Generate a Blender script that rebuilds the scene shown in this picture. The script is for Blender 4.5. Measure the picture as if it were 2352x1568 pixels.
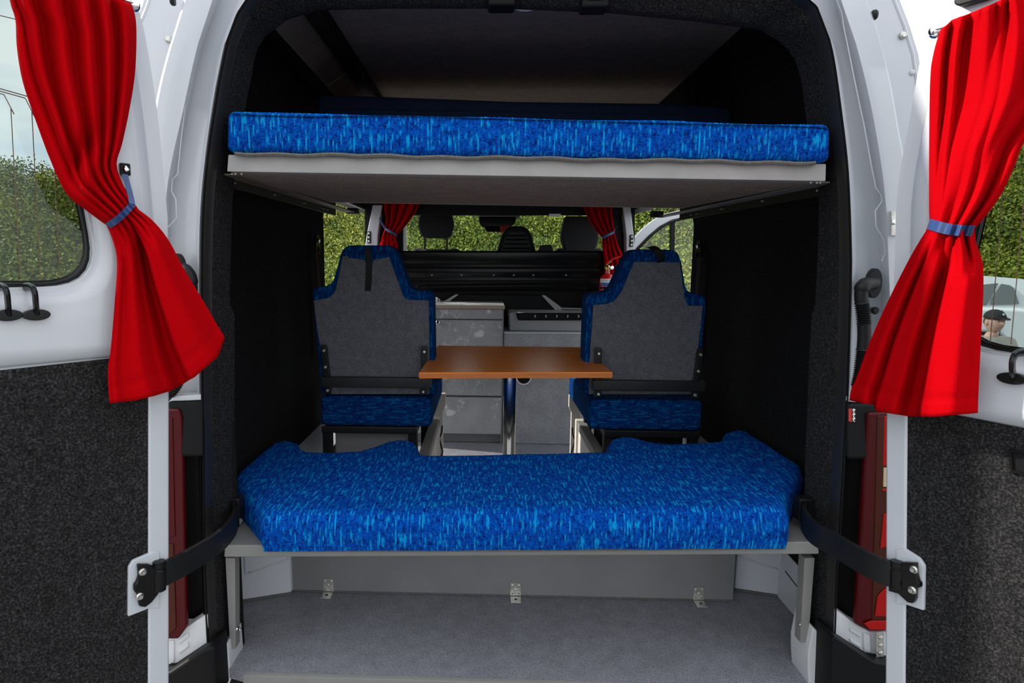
import bpy, bmesh, math, random
import numpy as np
from mathutils import Vector, Matrix, noise

for o in list(bpy.data.objects):
    bpy.data.objects.remove(o)
S = bpy.context.scene
COL = S.collection
R = math.radians
random.seed(7)
rng = np.random.default_rng(7)

# ------------------------------------------------------------------ camera
W_, H_ = 2352, 1568
FPX = 1400.0
PPX, PPY = 1071.0, 784.0
CAM = Vector((-0.093, 0.0, 1.044))
YAW, PITCH, ROLL = R(1.8), R(-7.5), R(0.35)
CR = (Matrix.Rotation(YAW, 3, 'Z') @ Matrix.Rotation(R(90) + PITCH, 3, 'X') @ Matrix.Rotation(ROLL, 3, 'Z'))
cd = bpy.data.cameras.new('camera')
cd.sensor_width = 36.0
cd.lens = FPX / W_ * 36.0
cd.shift_x = (W_ / 2 - PPX) / W_
cd.shift_y = (PPY - H_ / 2) / W_
cd.clip_start = 0.02
cd.clip_end = 500
cam = bpy.data.objects.new('camera', cd)
COL.objects.link(cam)
cam.matrix_world = Matrix.Translation(CAM) @ CR.to_4x4()
S.camera = cam

# ------------------------------------------------------------------ world, sun, exposure
S.view_settings.view_transform = 'Standard'
S.view_settings.look = 'None'
S.view_settings.gamma = 1.0
S.view_settings.use_curve_mapping = False
S.view_settings.exposure = 0.0

wd = bpy.data.worlds.new('sky')
S.world = wd
wd.use_nodes = True
nt = wd.node_tree
nt.nodes.clear()
wo = nt.nodes.new('ShaderNodeOutputWorld')
bg = nt.nodes.new('ShaderNodeBackground')
tc = nt.nodes.new('ShaderNodeTexCoord')
mp = nt.nodes.new('ShaderNodeMapping')
mp.inputs['Scale'].default_value = (1.6, 1.6, 5.0)
nz = nt.nodes.new('ShaderNodeTexNoise')
nz.inputs['Scale'].default_value = 1.7
nz.inputs['Detail'].default_value = 6
nz.inputs['Roughness'].default_value = 0.55
rp = nt.nodes.new('ShaderNodeValToRGB')
rp.color_ramp.elements[0].position = 0.36
rp.color_ramp.elements[0].color = (0.60, 0.73, 0.84, 1)
rp.color_ramp.elements[1].position = 0.60
rp.color_ramp.elements[1].color = (1.0, 1.0, 0.99, 1)
nt.links.new(tc.outputs['Generated'], mp.inputs['Vector'])
nt.links.new(mp.outputs['Vector'], nz.inputs['Vector'])
nt.links.new(nz.outputs['Fac'], rp.inputs['Fac'])
nt.links.new(rp.outputs['Color'], bg.inputs['Color'])
nt.links.new(bg.outputs['Background'], wo.inputs['Surface'])
bg.inputs['Strength'].default_value = 2.0

sl = bpy.data.lights.new('sun', 'SUN')
sl.energy = 6.0
sl.angle = R(1.3)
sl.color = (1.0, 0.95, 0.86)
sun = bpy.data.objects.new('sun', sl)
COL.objects.link(sun)
SUN_D = Vector((0.8461, -0.1845, -0.5000)).normalized()
sun.rotation_euler = SUN_D.to_track_quat('-Z', 'Y').to_euler()
sun.location = (-5, 2, 6)

# ------------------------------------------------------------------ pixel -> world (measuring the photograph)
def ray(px, py):
    return CR @ Vector(((px - PPX) / FPX, -(py - PPY) / FPX, -1.0))

def W(px, py, Y):
    d = ray(px, py)
    return CAM + d * ((Y - CAM.y) / d.y)

def WX(px, py, X):
    d = ray(px, py)
    return CAM + d * ((X - CAM.x) / d.x)

def WZ(px, py, Z):
    d = ray(px, py)
    return CAM + d * ((Z - CAM.z) / d.z)

def WPL(px, py, p0, n):
    d = ray(px, py)
    return CAM + d * ((p0 - CAM).dot(n) / d.dot(n))

def interp(pts, y):
    if y <= pts[0][0]:
        return pts[0][1]
    for (y0, x0), (y1, x1) in zip(pts, pts[1:]):
        if y <= y1:
            return x0 + (x1 - x0) * (y - y0) / (y1 - y0)
    return pts[-1][1]

def resample(pts, n):
    pts = [Vector(p) for p in pts]
    L = [0.0]
    for a, b in zip(pts, pts[1:]):
        L.append(L[-1] + (b - a).length)
    out = []
    for i in range(n):
        t = L[-1] * i / (n - 1)
        k = 0
        while k < len(L) - 2 and L[k + 1] < t:
            k += 1
        f = 0 if L[k + 1] == L[k] else (t - L[k]) / (L[k + 1] - L[k])
        out.append(pts[k].lerp(pts[k + 1], min(1, max(0, f))))
    return out

def smooth_path(pts, sub=6):
    P = [Vector(p) for p in pts]
    out = []
    n = len(P)
    for i in range(n - 1):
        p0, p1, p2, p3 = P[max(0, i - 1)], P[i], P[i + 1], P[min(n - 1, i + 2)]
        for k in range(sub):
            t = k / sub
            out.append(0.5 * ((2 * p1) + (p2 - p0) * t + (2 * p0 - 5 * p1 + 4 * p2 - p3) * t * t + (3 * p1 - p0 - 3 * p2 + p3) * t ** 3))
    out.append(P[-1])
    return out

# ------------------------------------------------------------------ materials
MATS = {}
class N:
    def __init__(s, name):
        s.m = bpy.data.materials.new(name)
        s.m.use_nodes = True
        s.t = s.m.node_tree
        s.b = s.t.nodes['Principled BSDF']
        s.out = s.t.nodes['Material Output']
    def n(s, typ, **kw):
        x = s.t.nodes.new(typ)
        for k, v in kw.items():
            if k in x.inputs.keys():
                x.inputs[k].default_value = v
            else:
                setattr(x, k, v)
        return x
    def l(s, a, b):
        s.t.links.new(a, b)
    def coords(s, scale=(1, 1, 1), kind='Object'):
        c = s.n('ShaderNodeTexCoord')
        m = s.n('ShaderNodeMapping')
        m.inputs['Scale'].default_value = scale
        s.l(c.outputs[kind], m.inputs['Vector'])
        return m.outputs['Vector']
    def noise(s, vec, scale, detail=2, rough=0.5, out='Fac'):
        x = s.n('ShaderNodeTexNoise')
        x.inputs['Scale'].default_value = scale
        x.inputs['Detail'].default_value = detail
        x.inputs['Roughness'].default_value = rough
        s.l(vec, x.inputs['Vector'])
        return x.outputs[out]
    def ramp(s, fac, stops):
        x = s.n('ShaderNodeValToRGB')
        e = x.color_ramp.elements
        while len(e) < len(stops):
            e.new(0.5)
        for el, (p, c) in zip(e, stops):
            el.position = p
            el.color = (c[0], c[1], c[2], 1)
        s.l(fac, x.inputs['Fac'])
        return x.outputs['Color']
    def math(s, op, a, b=None):
        x = s.n('ShaderNodeMath', operation=op)
        for i, v in enumerate((a, b)):
            if v is None:
                continue
            if isinstance(v, (int, float)):
                x.inputs[i].default_value = v
            else:
                s.l(v, x.inputs[i])
        return x.outputs[0]
    def mix(s, fac, a, b, mode='MIX'):
        x = s.n('ShaderNodeMix', data_type='RGBA', blend_type=mode)
        for key, v in ((0, fac), (6, a), (7, b)):
            if isinstance(v, (int, float)):
                x.inputs[key].default_value = v
            elif isinstance(v, tuple):
                x.inputs[key].default_value = (v[0], v[1], v[2], 1)
            else:
                s.l(v, x.inputs[key])
        return x.outputs[2]
    def bump(s, h, strength=0.3, dist=0.002):
        x = s.n('ShaderNodeBump')
        x.inputs['Strength'].default_value = strength
        x.inputs['Distance'].default_value = dist
        s.l(h, x.inputs['Height'])
        s.l(x.outputs['Normal'], s.b.inputs['Normal'])

def plain(name, col, rough=0.5, metal=0.0, coat=0.0, var=0.0, vscale=20, bump=0.0, bscale=200, spec=None):
    a = N(name)
    a.b.inputs['Base Color'].default_value = (*col, 1)
    a.b.inputs['Roughness'].default_value = rough
    a.b.inputs['Metallic'].default_value = metal
    a.b.inputs['Coat Weight'].default_value = coat
    if spec is not None:
        a.b.inputs['Specular IOR Level'].default_value = spec
    if var:
        v = a.coords()
        f = a.noise(v, vscale, 4)
        c = a.ramp(f, [(0.3, tuple(x * (1 - var) for x in col)), (0.7, tuple(min(1, x * (1 + var)) for x in col))])
        a.l(c, a.b.inputs['Base Color'])
    if bump:
        a.bump(a.noise(a.coords(), bscale, 3), bump, 0.001)
    MATS[name] = a.m
    return a.m

def speckle(name, dark, mid, light, s1=260, s2=60, rough=0.95, bump=0.5, lo=0.33, hi=0.68, spec=0.1, big=0.10):
    a = N(name)
    v = a.coords()
    f1 = a.noise(v, s1, 3, 0.7)
    c = a.ramp(f1, [(lo, dark), (0.5, mid), (hi, light)])
    if s2:
        f2 = a.noise(v, s2, 2)
        g = a.ramp(f2, [(0.3, (1 - big,) * 3), (0.7, (1 + big,) * 3)])
        c = a.mix(1.0, c, g, 'MULTIPLY')
    a.l(c, a.b.inputs['Base Color'])
    a.b.inputs['Roughness'].default_value = rough
    a.b.inputs['Specular IOR Level'].default_value = spec
    if bump:
        a.bump(f1, bump, 0.002)
    MATS[name] = a.m
    return a.m

def blue_fabric(name, dark, mid, light, contrast=1.0, knit=0.0036):
    a = N(name)
    uv = a.coords(kind='UV')
    sep = a.n('ShaderNodeSeparateXYZ')
    a.l(uv, sep.inputs[0])
    def scl(su, sv):
        c = a.n('ShaderNodeMapping')
        c.inputs['Scale'].default_value = (su, sv, 1)
        a.l(uv, c.inputs['Vector'])
        return c.outputs['Vector']
    col = a.math('FLOOR', a.math('DIVIDE', sep.outputs[0], knit))
    row = a.math('FLOOR', a.math('DIVIDE', sep.outputs[1], knit * 0.8))
    def cell(cu, rv):
        x = a.n('ShaderNodeCombineXYZ')
        a.l(a.math('MULTIPLY', col, cu), x.inputs[0])
        a.l(a.math('MULTIPLY', row, rv), x.inputs[1])
        return x.outputs[0]
    base = a.noise(cell(0.55, 0.16), 1.0, 2, 0.6)
    fine = a.noise(cell(7.31, 0.9), 1.0, 0, 0.5)
    lightm = a.noise(cell(0.83, 0.065), 1.0, 0, 0.4)
    light2 = a.noise(cell(3.77, 0.22), 1.0, 0, 0.4)
    k1 = a.math('SINE', a.math('MULTIPLY', sep.outputs[0], 2 * math.pi / knit))
    k2 = a.math('SINE', a.math('MULTIPLY', sep.outputs[1], 2 * math.pi / (knit * 0.8)))
    kn = a.math('MULTIPLY', k1, k2)
    f = a.math('ADD', a.math('MULTIPLY', base, 0.60), a.math('MULTIPLY', fine, 0.40))
    f = a.math('ADD', f, a.math('MULTIPLY', kn, 0.07))
    c = a.ramp(f, [(0.34, dark), (0.45, tuple(x * 0.5 + y * 0.5 for x, y in zip(mid, dark))), (0.54, mid), (0.68, tuple(x * 0.8 + y * 0.2 for x, y in zip(mid, light)))])
    g = a.math('ADD', a.math('MULTIPLY', lightm, 0.66), a.math('MULTIPLY', light2, 0.34))
    g = a.math('ADD', g, a.math('MULTIPLY', kn, 0.03))
    m_ = a.ramp(g, [(0.545, (0, 0, 0)), (0.68, (1, 1, 1))])
    c = a.mix(m_, c, light)
    a.l(c, a.b.inputs['Base Color'])
    a.b.inputs['Roughness'].default_value = 0.9
    a.b.inputs['Specular IOR Level'].default_value = 0.05
    a.bump(kn, 0.5, 0.0012)
    MATS[name] = a.m
    return a.m

def marble(name):
    a = N(name)
    v = a.coords((1, 1, 1))
    d = a.noise(v, 3.5, 5, 0.6)
    w = a.noise(v, 3.1, 4, 0.62, 'Fac')
    vein = a.math('ABSOLUTE', a.math('SUBTRACT', w, 0.5))
    vein = a.math('MULTIPLY', a.math('SUBTRACT', 0.011, vein), 110)
    n2 = a.noise(v, 9, 2)
    vein = a.math('MULTIPLY', vein, a.math('MULTIPLY', a.math('SUBTRACT', n2, 0.40), 2.6))
    vein.node.use_clamp = True
    base = a.ramp(d, [(0.3, (0.24, 0.24, 0.245)), (0.7, (0.40, 0.40, 0.405))])
    c = a.mix(vein, base, (0.62, 0.62, 0.62))
    a.l(c, a.b.inputs['Base Color'])
    a.b.inputs['Roughness'].default_value = 0.45
    MATS[name] = a.m

def wood(name, c1, c2, rough=0.12):
    a = N(name)
    v = a.coords((3, 40, 40))
    f = a.noise(v, 1.2, 5, 0.6)
    a.l(a.ramp(f, [(0.25, c1), (0.75, c2)]), a.b.inputs['Base Color'])
    a.b.inputs['Roughness'].default_value = rough
    a.b.inputs['Specular IOR Level'].default_value = 0.3
    a.b.inputs['Coat Weight'].default_value = 0.12
    a.b.inputs['Coat Roughness'].default_value = 0.1
    MATS[name] = a.m

def glass(name, tint=(0.8, 0.85, 0.84)):
    a = N(name)
    a.t.nodes.remove(a.b)
    tr = a.n('ShaderNodeBsdfTransparent')
    tr.inputs['Color'].default_value = (*tint, 1)
    gl = a.n('ShaderNodeBsdfGlossy')
    gl.inputs['Roughness'].default_value = 0.02
    fr = a.n('ShaderNodeFresnel')
    fr.inputs['IOR'].default_value = 1.35
    mx = a.n('ShaderNodeMixShader')
    a.l(fr.outputs[0], mx.inputs[0])
    a.l(tr.outputs[0], mx.inputs[1])
    a.l(gl.outputs[0], mx.inputs[2])
    a.l(mx.outputs[0], a.out.inputs['Surface'])
    MATS[name] = a.m

def vcol(name, rough=0.6):
    a = N(name)
    at = a.n('ShaderNodeAttribute', attribute_name='Col')
    a.l(at.outputs['Color'], a.b.inputs['Base Color'])
    a.b.inputs['Roughness'].default_value = rough
    a.b.inputs['Specular IOR Level'].default_value = 0.2
    a.b.inputs['Transmission Weight'].default_value = 0.0
    MATS[name] = a.m

plain('white_paint', (0.50, 0.515, 0.555), 0.28, coat=0.3)
plain('white_inner', (0.56, 0.565, 0.59), 0.4, var=0.05, vscale=8)
plain('painted_board', (0.29, 0.28, 0.275), 0.55, var=0.10, vscale=14)
plain('grey_paint', (0.19, 0.187, 0.18), 0.5, var=0.05, vscale=10)
plain('grey_panel', (0.16, 0.156, 0.16), 0.5, var=0.07, vscale=6)
plain('beige_panel', (0.55, 0.52, 0.48), 0.5, var=0.05)
plain('black_plastic', (0.006, 0.006, 0.0065), 0.5, spec=0.14)
plain('black_gloss', (0.005, 0.005, 0.0055), 0.25, spec=0.28)
plain('black_metal', (0.008, 0.008, 0.009), 0.38, var=0.2, spec=0.3)
plain('rubber', (0.010, 0.010, 0.011), 0.5, spec=0.22)
plain('shiny_seal', (0.014, 0.0135, 0.0135), 0.35)
plain('cab_fabric', (0.020, 0.020, 0.023), 0.85)
plain('chrome', (0.75, 0.75, 0.77), 0.12, metal=1.0)
plain('zinc', (0.55, 0.54, 0.50), 0.38, metal=0.9, var=0.2, vscale=60)
plain('brass', (0.55, 0.40, 0.14), 0.3, metal=1.0)
plain('red_paint', (0.62, 0.01, 0.012), 0.25, coat=0.4)
plain('white_print', (0.75, 0.75, 0.75), 0.5)
plain('blue_print', (0.05, 0.10, 0.38), 0.5)
plain('red_print', (0.55, 0.02, 0.02), 0.5)
plain('yellow_print', (0.65, 0.5, 0.03), 0.5)
plain('blue_tape', (0.022, 0.055, 0.17), 0.45, var=0.2, vscale=30)
plain('defroster', (0.10, 0.055, 0.03), 0.5)
plain('lamp_white', (0.75, 0.72, 0.72), 0.5)
plain('strip_beige', (0.16, 0.125, 0.09), 0.5, var=0.1)
plain('edge_beige', (0.36, 0.29, 0.235), 0.5)
plain('cooler_grey', (0.30, 0.305, 0.31), 0.45)
plain('felt_edge', (0.10, 0.095, 0.088), 0.95, var=0.2, vscale=80)
plain('lens_dark', (0.060, 0.0012, 0.0030), 0.35, spec=0.2)
plain('lens_red', (0.36, 0.004, 0.003), 0.35, spec=0.2)
plain('lens_brown', (0.055, 0.010, 0.004), 0.35, spec=0.2)
plain('lens_amber', (0.55, 0.42, 0.25), 0.2, coat=0.5)
plain('skin', (0.55, 0.33, 0.25), 0.55)
plain('tee_shirt', (0.46, 0.43, 0.38), 0.9, var=0.08)
plain('cap_black', (0.012, 0.012, 0.014), 0.8)
plain('trousers', (0.05, 0.06, 0.09), 0.9)
plain('hair_brown', (0.09, 0.06, 0.045), 0.8)
plain('car_white', (0.86, 0.88, 0.90), 0.2, coat=0.5)
plain('car_glass', (0.16, 0.18, 0.18), 0.08)
plain('tyre', (0.02, 0.02, 0.02), 0.8)
plain('dash', (0.022, 0.022, 0.024), 0.7)
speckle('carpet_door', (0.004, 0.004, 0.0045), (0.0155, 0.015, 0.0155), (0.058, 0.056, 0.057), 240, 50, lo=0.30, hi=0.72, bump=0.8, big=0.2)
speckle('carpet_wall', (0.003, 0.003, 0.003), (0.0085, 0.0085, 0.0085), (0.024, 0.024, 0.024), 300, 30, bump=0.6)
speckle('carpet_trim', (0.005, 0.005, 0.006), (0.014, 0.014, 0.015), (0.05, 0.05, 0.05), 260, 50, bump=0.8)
speckle('ceiling_felt', (0.16, 0.128, 0.105), (0.28, 0.225, 0.188), (0.42, 0.34, 0.285), 240, 20, bump=0.4)
speckle('seat_felt', (0.045, 0.047, 0.055), (0.095, 0.096, 0.108), (0.165, 0.165, 0.18), 420, 45, bump=0.4, big=0.12)
speckle('vinyl', (0.115, 0.115, 0.136), (0.215, 0.215, 0.247), (0.36, 0.36, 0.40), 330, 25, rough=0.5, bump=0.06, lo=0.32, hi=0.72, spec=0.35)
speckle('laminate', (0.23, 0.235, 0.255), (0.30, 0.305, 0.325), (0.39, 0.395, 0.415), 180, 12, rough=0.55, bump=0, spec=0.3)
speckle('asphalt', (0.10, 0.10, 0.10), (0.18, 0.175, 0.17), (0.28, 0.27, 0.26), 60, 2, rough=0.9, bump=0.3)
speckle('hill_soil', (0.02, 0.035, 0.008), (0.05, 0.08, 0.015), (0.10, 0.14, 0.025), 3, 0.6, rough=0.95, bump=0)
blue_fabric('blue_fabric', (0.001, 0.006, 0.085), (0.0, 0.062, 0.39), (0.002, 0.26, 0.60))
blue_fabric('shaded_blue_fabric', (0.001, 0.005, 0.045), (0.0, 0.028, 0.145), (0.0, 0.11, 0.27))  # darker copy of blue_fabric, interior shade on the seats put into the colour
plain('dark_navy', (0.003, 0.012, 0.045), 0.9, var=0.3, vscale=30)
marble('marble')
wood('table_wood', (0.52, 0.125, 0.0), (0.74, 0.205, 0.002), 0.28)
wood('table_edge', (0.34, 0.085, 0.012), (0.50, 0.15, 0.03), 0.3)
glass('window_glass', (0.60, 0.645, 0.64))
glass('clear_glass', (0.92, 0.96, 0.93))
vcol('leaf')
# matte red cloth, slightly mottled
a = N('red_cloth')
v = a.coords()
f = a.noise(v, 900, 1)
a.l(a.ramp(f, [(0.3, (0.36, 0.0005, 0.0022)), (0.7, (0.43, 0.0008, 0.004))]), a.b.inputs['Base Color'])
a.b.inputs['Roughness'].default_value = 0.9
a.b.inputs['Specular IOR Level'].default_value = 0.02
MATS['red_cloth'] = a.m

# ------------------------------------------------------------------ mesh helpers
ORG = {}
def thing(name, loc, label, cat, group=None, kind=None):
    o = bpy.data.objects.new(name, None)
    COL.objects.link(o)
    o.location = loc
    o.empty_display_size = 0.05
    ORG[o.name] = Vector(loc)
    o['label'] = label
    o['category'] = cat
    if group:
        o['group'] = group
    if kind:
        o['kind'] = kind
    return o

def tag(o, label, cat, group=None):
    o['label'] = label
    o['category'] = cat
    if group:
        o['group'] = group
    return o

def put(name, bm, m, parent=None, smooth=35, uv=False, kind=None, wn=True, label=None):
    me = bpy.data.meshes.new(name)
    bmesh.ops.recalc_face_normals(bm, faces=bm.faces)
    if parent is not None:
        off = ORG[parent.name]
    else:
        vs = [v.co for v in bm.verts]
        off = Vector((sum(v.x for v in vs) / len(vs), sum(v.y for v in vs) / len(vs), min(v.z for v in vs)))
    if uv:
        lay = bm.loops.layers.uv.new('UVMap')
        for f in bm.faces:
            n = f.normal
            for lp in f.loops:
                c = lp.vert.co
                if abs(n.x) > abs(n.z) * 1.2 and abs(n.x) > abs(n.y) * 1.2:
                    lp[lay].uv = (c.y + 3.3, c.z)
                elif abs(n.z) > abs(n.y):
                    lp[lay].uv = (c.x, c.y + 5)
                else:
                    lp[lay].uv = (c.z, c.x) if uv == 'swap' else (c.x, c.z)
    for v in bm.verts:
        v.co -= off
    bm.to_mesh(me)
    bm.free()
    o = bpy.data.objects.new(name, me)
    COL.objects.link(o)
    mats = m if isinstance(m, (list, tuple)) else [m]
    for x in mats:
        me.materials.append(MATS[x])
    if smooth:
        me.shade_smooth()
        me.set_sharp_from_angle(angle=R(smooth))
        if wn:
            w = o.modifiers.new('wn', 'WEIGHTED_NORMAL')
            w.keep_sharp = True
    if parent is not None:
        o.parent = parent
        ORG[o.name] = off
        if parent.type != 'EMPTY':
            o.location = (0, 0, 0)
    else:
        o.location = off
        ORG[o.name] = off
    if kind:
        o['kind'] = kind
    if label:
        o['label'] = label
    return o

def B():
    return bmesh.new()

def merge(bm, t, mi=0):
    for f in t.faces:
        f.material_index = mi
    me = bpy.data.meshes.new('tmp')
    t.to_mesh(me)
    t.free()
    bm.from_mesh(me)
    bpy.data.meshes.remove(me)
    return bm

def bev(t, w, seg=2, angle=25):
    if w <= 0:
        return
    t.normal_update()
    es = [e for e in t.edges if len(e.link_faces) == 2 and e.calc_face_angle(0) > R(angle)]
    bmesh.ops.bevel(t, geom=es, offset=w, segments=seg, profile=0.5, affect='EDGES', clamp_overlap=True)

def hexa(bm, pts, bw=0.0, seg=2, mi=0):
    """8 points: front quad (4) then back quad (4)."""
    t = B()
    v = [t.verts.new(p) for p in pts]
    for f in ((0, 1, 2, 3), (7, 6, 5, 4), (0, 4, 5, 1), (1, 5, 6, 2), (2, 6, 7, 3), (3, 7, 4, 0)):
        t.faces.new([v[i] for i in f])
    bmesh.ops.recalc_face_normals(t, faces=t.faces)
    bev(t, bw, seg)
    return merge(bm, t, mi)

def box(bm, lo, hi, bw=0.0, seg=2, mi=0):
    x0, y0, z0 = lo
    x1, y1, z1 = hi
    return hexa(bm, [(x0, y0, z0), (x1, y0, z0), (x1, y0, z1), (x0, y0, z1), (x0, y1, z0), (x1, y1, z0), (x1, y1, z1), (x0, y1, z1)], bw, seg, mi)

def prism(bm, outline, ext, bw=0.0, seg=2, mi=0, angle=25):
    t = B()
    ext = Vector(ext)
    a_ = [t.verts.new(Vector(p)) for p in outline]
    b_ = [t.verts.new(Vector(p) + ext) for p in outline]
    n = len(outline)
    t.faces.new(a_)
    t.faces.new(b_[::-1])
    for i in range(n):
        t.faces.new((a_[i], b_[i], b_[(i + 1) % n], a_[(i + 1) % n]))
    bmesh.ops.recalc_face_normals(t, faces=t.faces)
    bev(t, bw, seg, angle)
    return merge(bm, t, mi)

def plate(bm, outer, holes, ext, mi=0):
    """flat plate with holes, extruded by ext"""
    t = B()
    ext = Vector(ext)
    edges = []
    loops = []
    for lp in [outer] + holes:
        vs = [t.verts.new(Vector(p)) for p in lp]
        loops.append(vs)
        for i in range(len(vs)):
            edges.append(t.edges.new((vs[i], vs[(i + 1) % len(vs)])))
    bmesh.ops.triangle_fill(t, edges=edges, use_beauty=True, use_dissolve=False, normal=ext.normalized())
    fs = list(t.faces)
    top = {}
    for lp in loops:
        for v in lp:
            top[v] = t.verts.new(v.co + ext)
    for f in fs:
        t.faces.new([top[v] for v in f.verts][::-1])
    for lp in loops:
        for i in range(len(lp)):
            a_, b_ = lp[i], lp[(i + 1) % len(lp)]
            t.faces.new((a_, b_, top[b_], top[a_]))
    bmesh.ops.recalc_face_normals(t, faces=t.faces)
    return merge(bm, t, mi)

def frame_of(d):
    d = d.normalized()
    up = Vector((0, 0, 1)) if abs(d.z) < 0.9 else Vector((1, 0, 0))
    a_ = d.cross(up).normalized()
    return a_, a_.cross(d).normalized()

def tube(bm, path, r, n=8, mi=0, caps=True, sx=1.0):
    path = [Vector(p) for p in path]
    m = len(path)
    rs = r if isinstance(r, (list, tuple)) else [r] * m
    rings = []
    pa = None
    for i, p in enumerate(path):
        d = (path[min(m - 1, i + 1)] - path[max(0, i - 1)])
        if d.length < 1e-9:
            d = Vector((0, 0, 1))
        d.normalize()
        if pa is None:
            pa, pb = frame_of(d)
        else:
            pa = (pa - d * pa.dot(d)).normalized()
            pb = pa.cross(d).normalized()
        rings.append([bm.verts.new(p + (pa * math.cos(2 * math.pi * k / n) * sx + pb * math.sin(2 * math.pi * k / n)) * rs[i]) for k in range(n)])
    for i in range(m - 1):
        for k in range(n):
            f = bm.faces.new((rings[i][k], rings[i][(k + 1) % n], rings[i + 1][(k + 1) % n], rings[i + 1][k]))
            f.material_index = mi
    if caps:
        f = bm.faces.new(rings[0][::-1]); f.material_index = mi
        f = bm.faces.new(rings[-1]); f.material_index = mi
    return bm

def lathe(bm, p, axis, prof, n=16, mi=0):
    """prof: list of (distance along axis, radius)"""
    axis = Vector(axis).normalized()
    a_, b_ = frame_of(axis)
    p = Vector(p)
    rings = []
    for h, r in prof:
        r = max(r, 1e-4)
        rings.append([bm.verts.new(p + axis * h + (a_ * math.cos(2 * math.pi * k / n) + b_ * math.sin(2 * math.pi * k / n)) * r) for k in range(n)])
    for i in range(len(rings) - 1):
        for k in range(n):
            f = bm.faces.new((rings[i][k], rings[i][(k + 1) % n], rings[i + 1][(k + 1) % n], rings[i + 1][k]))
            f.material_index = mi
    f = bm.faces.new(rings[0][::-1]); f.material_index = mi
    f = bm.faces.new(rings[-1]); f.material_index = mi
    return bm

def screw(bm, p, axis, r=0.006, h=0.004, n=8):
    return lathe(bm, p, axis, [(0, r), (h * 0.6, r), (h, r * 0.6)], n)

def loft(bm, curves, close=False, mi=0, thick=None):
    rows = [[bm.verts.new(Vector(p)) for p in c] for c in curves]
    for i in range(len(rows) - 1):
        for k in range(len(rows[i]) - 1):
            f = bm.faces.new((rows[i][k], rows[i][k + 1], rows[i + 1][k + 1], rows[i + 1][k]))
            f.material_index = mi
    return rows

def arc(c, r, a0, a1, n, ux, uy):
    return [Vector(c) + ux * (r * math.cos(R(a0 + (a1 - a0) * i / n))) + uy * (r * math.sin(R(a0 + (a1 - a0) * i / n))) for i in range(n + 1)]

def structure(name, bm, m, smooth=35, **k):
    return put(name, bm, m, None, smooth, kind='structure', **k)

# ================================================================== OUTSIDE
GZ = -0.55
bm = B()
for i in range(1):
    v = [bm.verts.new(p) for p in ((-60, -20, GZ), (60, -20, GZ), (60, 60, GZ), (-60, 60, GZ))]
    bm.faces.new(v)
structure('ground', bm, 'asphalt', smooth=0)

def hill_z(az, r):
    """height of the hillside over azimuth (deg, + right) and distance"""
    t = min(1, max(0, (r - 15.0) / 11.0))
    crest = 3.3 + 1.6 * min(1, max(0, (27 - abs(az + 1)) / 6)) + 0.9 * math.sin(R(az * 2.1 + 30)) * 0.4 + (0.8 if az > 0 else 0.0) * min(1, max(0, (az - 10) / 20))
    return GZ + (crest + 0.1 - GZ * 0) * (t * t * (3 - 2 * t))

bm = B()
azs = [-75 + i * 2.5 for i in range(61)]
rsd = [13 + i * 1.0 for i in range(26)]
curves = []
for r in rsd:
    row = []
    for az in azs:
        z = hill_z(az, r)
        p = Vector((r * math.sin(R(az)), r * math.cos(R(az)), z - 0.02))
        p.z += 0.5 * max(0, noise.noise(p * 0.5)) * min(1, max(0, (r - 15) / 2))
        row.append(p)
    curves.append(row)
loft(bm, curves)
structure('hill', bm, 'hill_soil', smooth=60)

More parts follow.
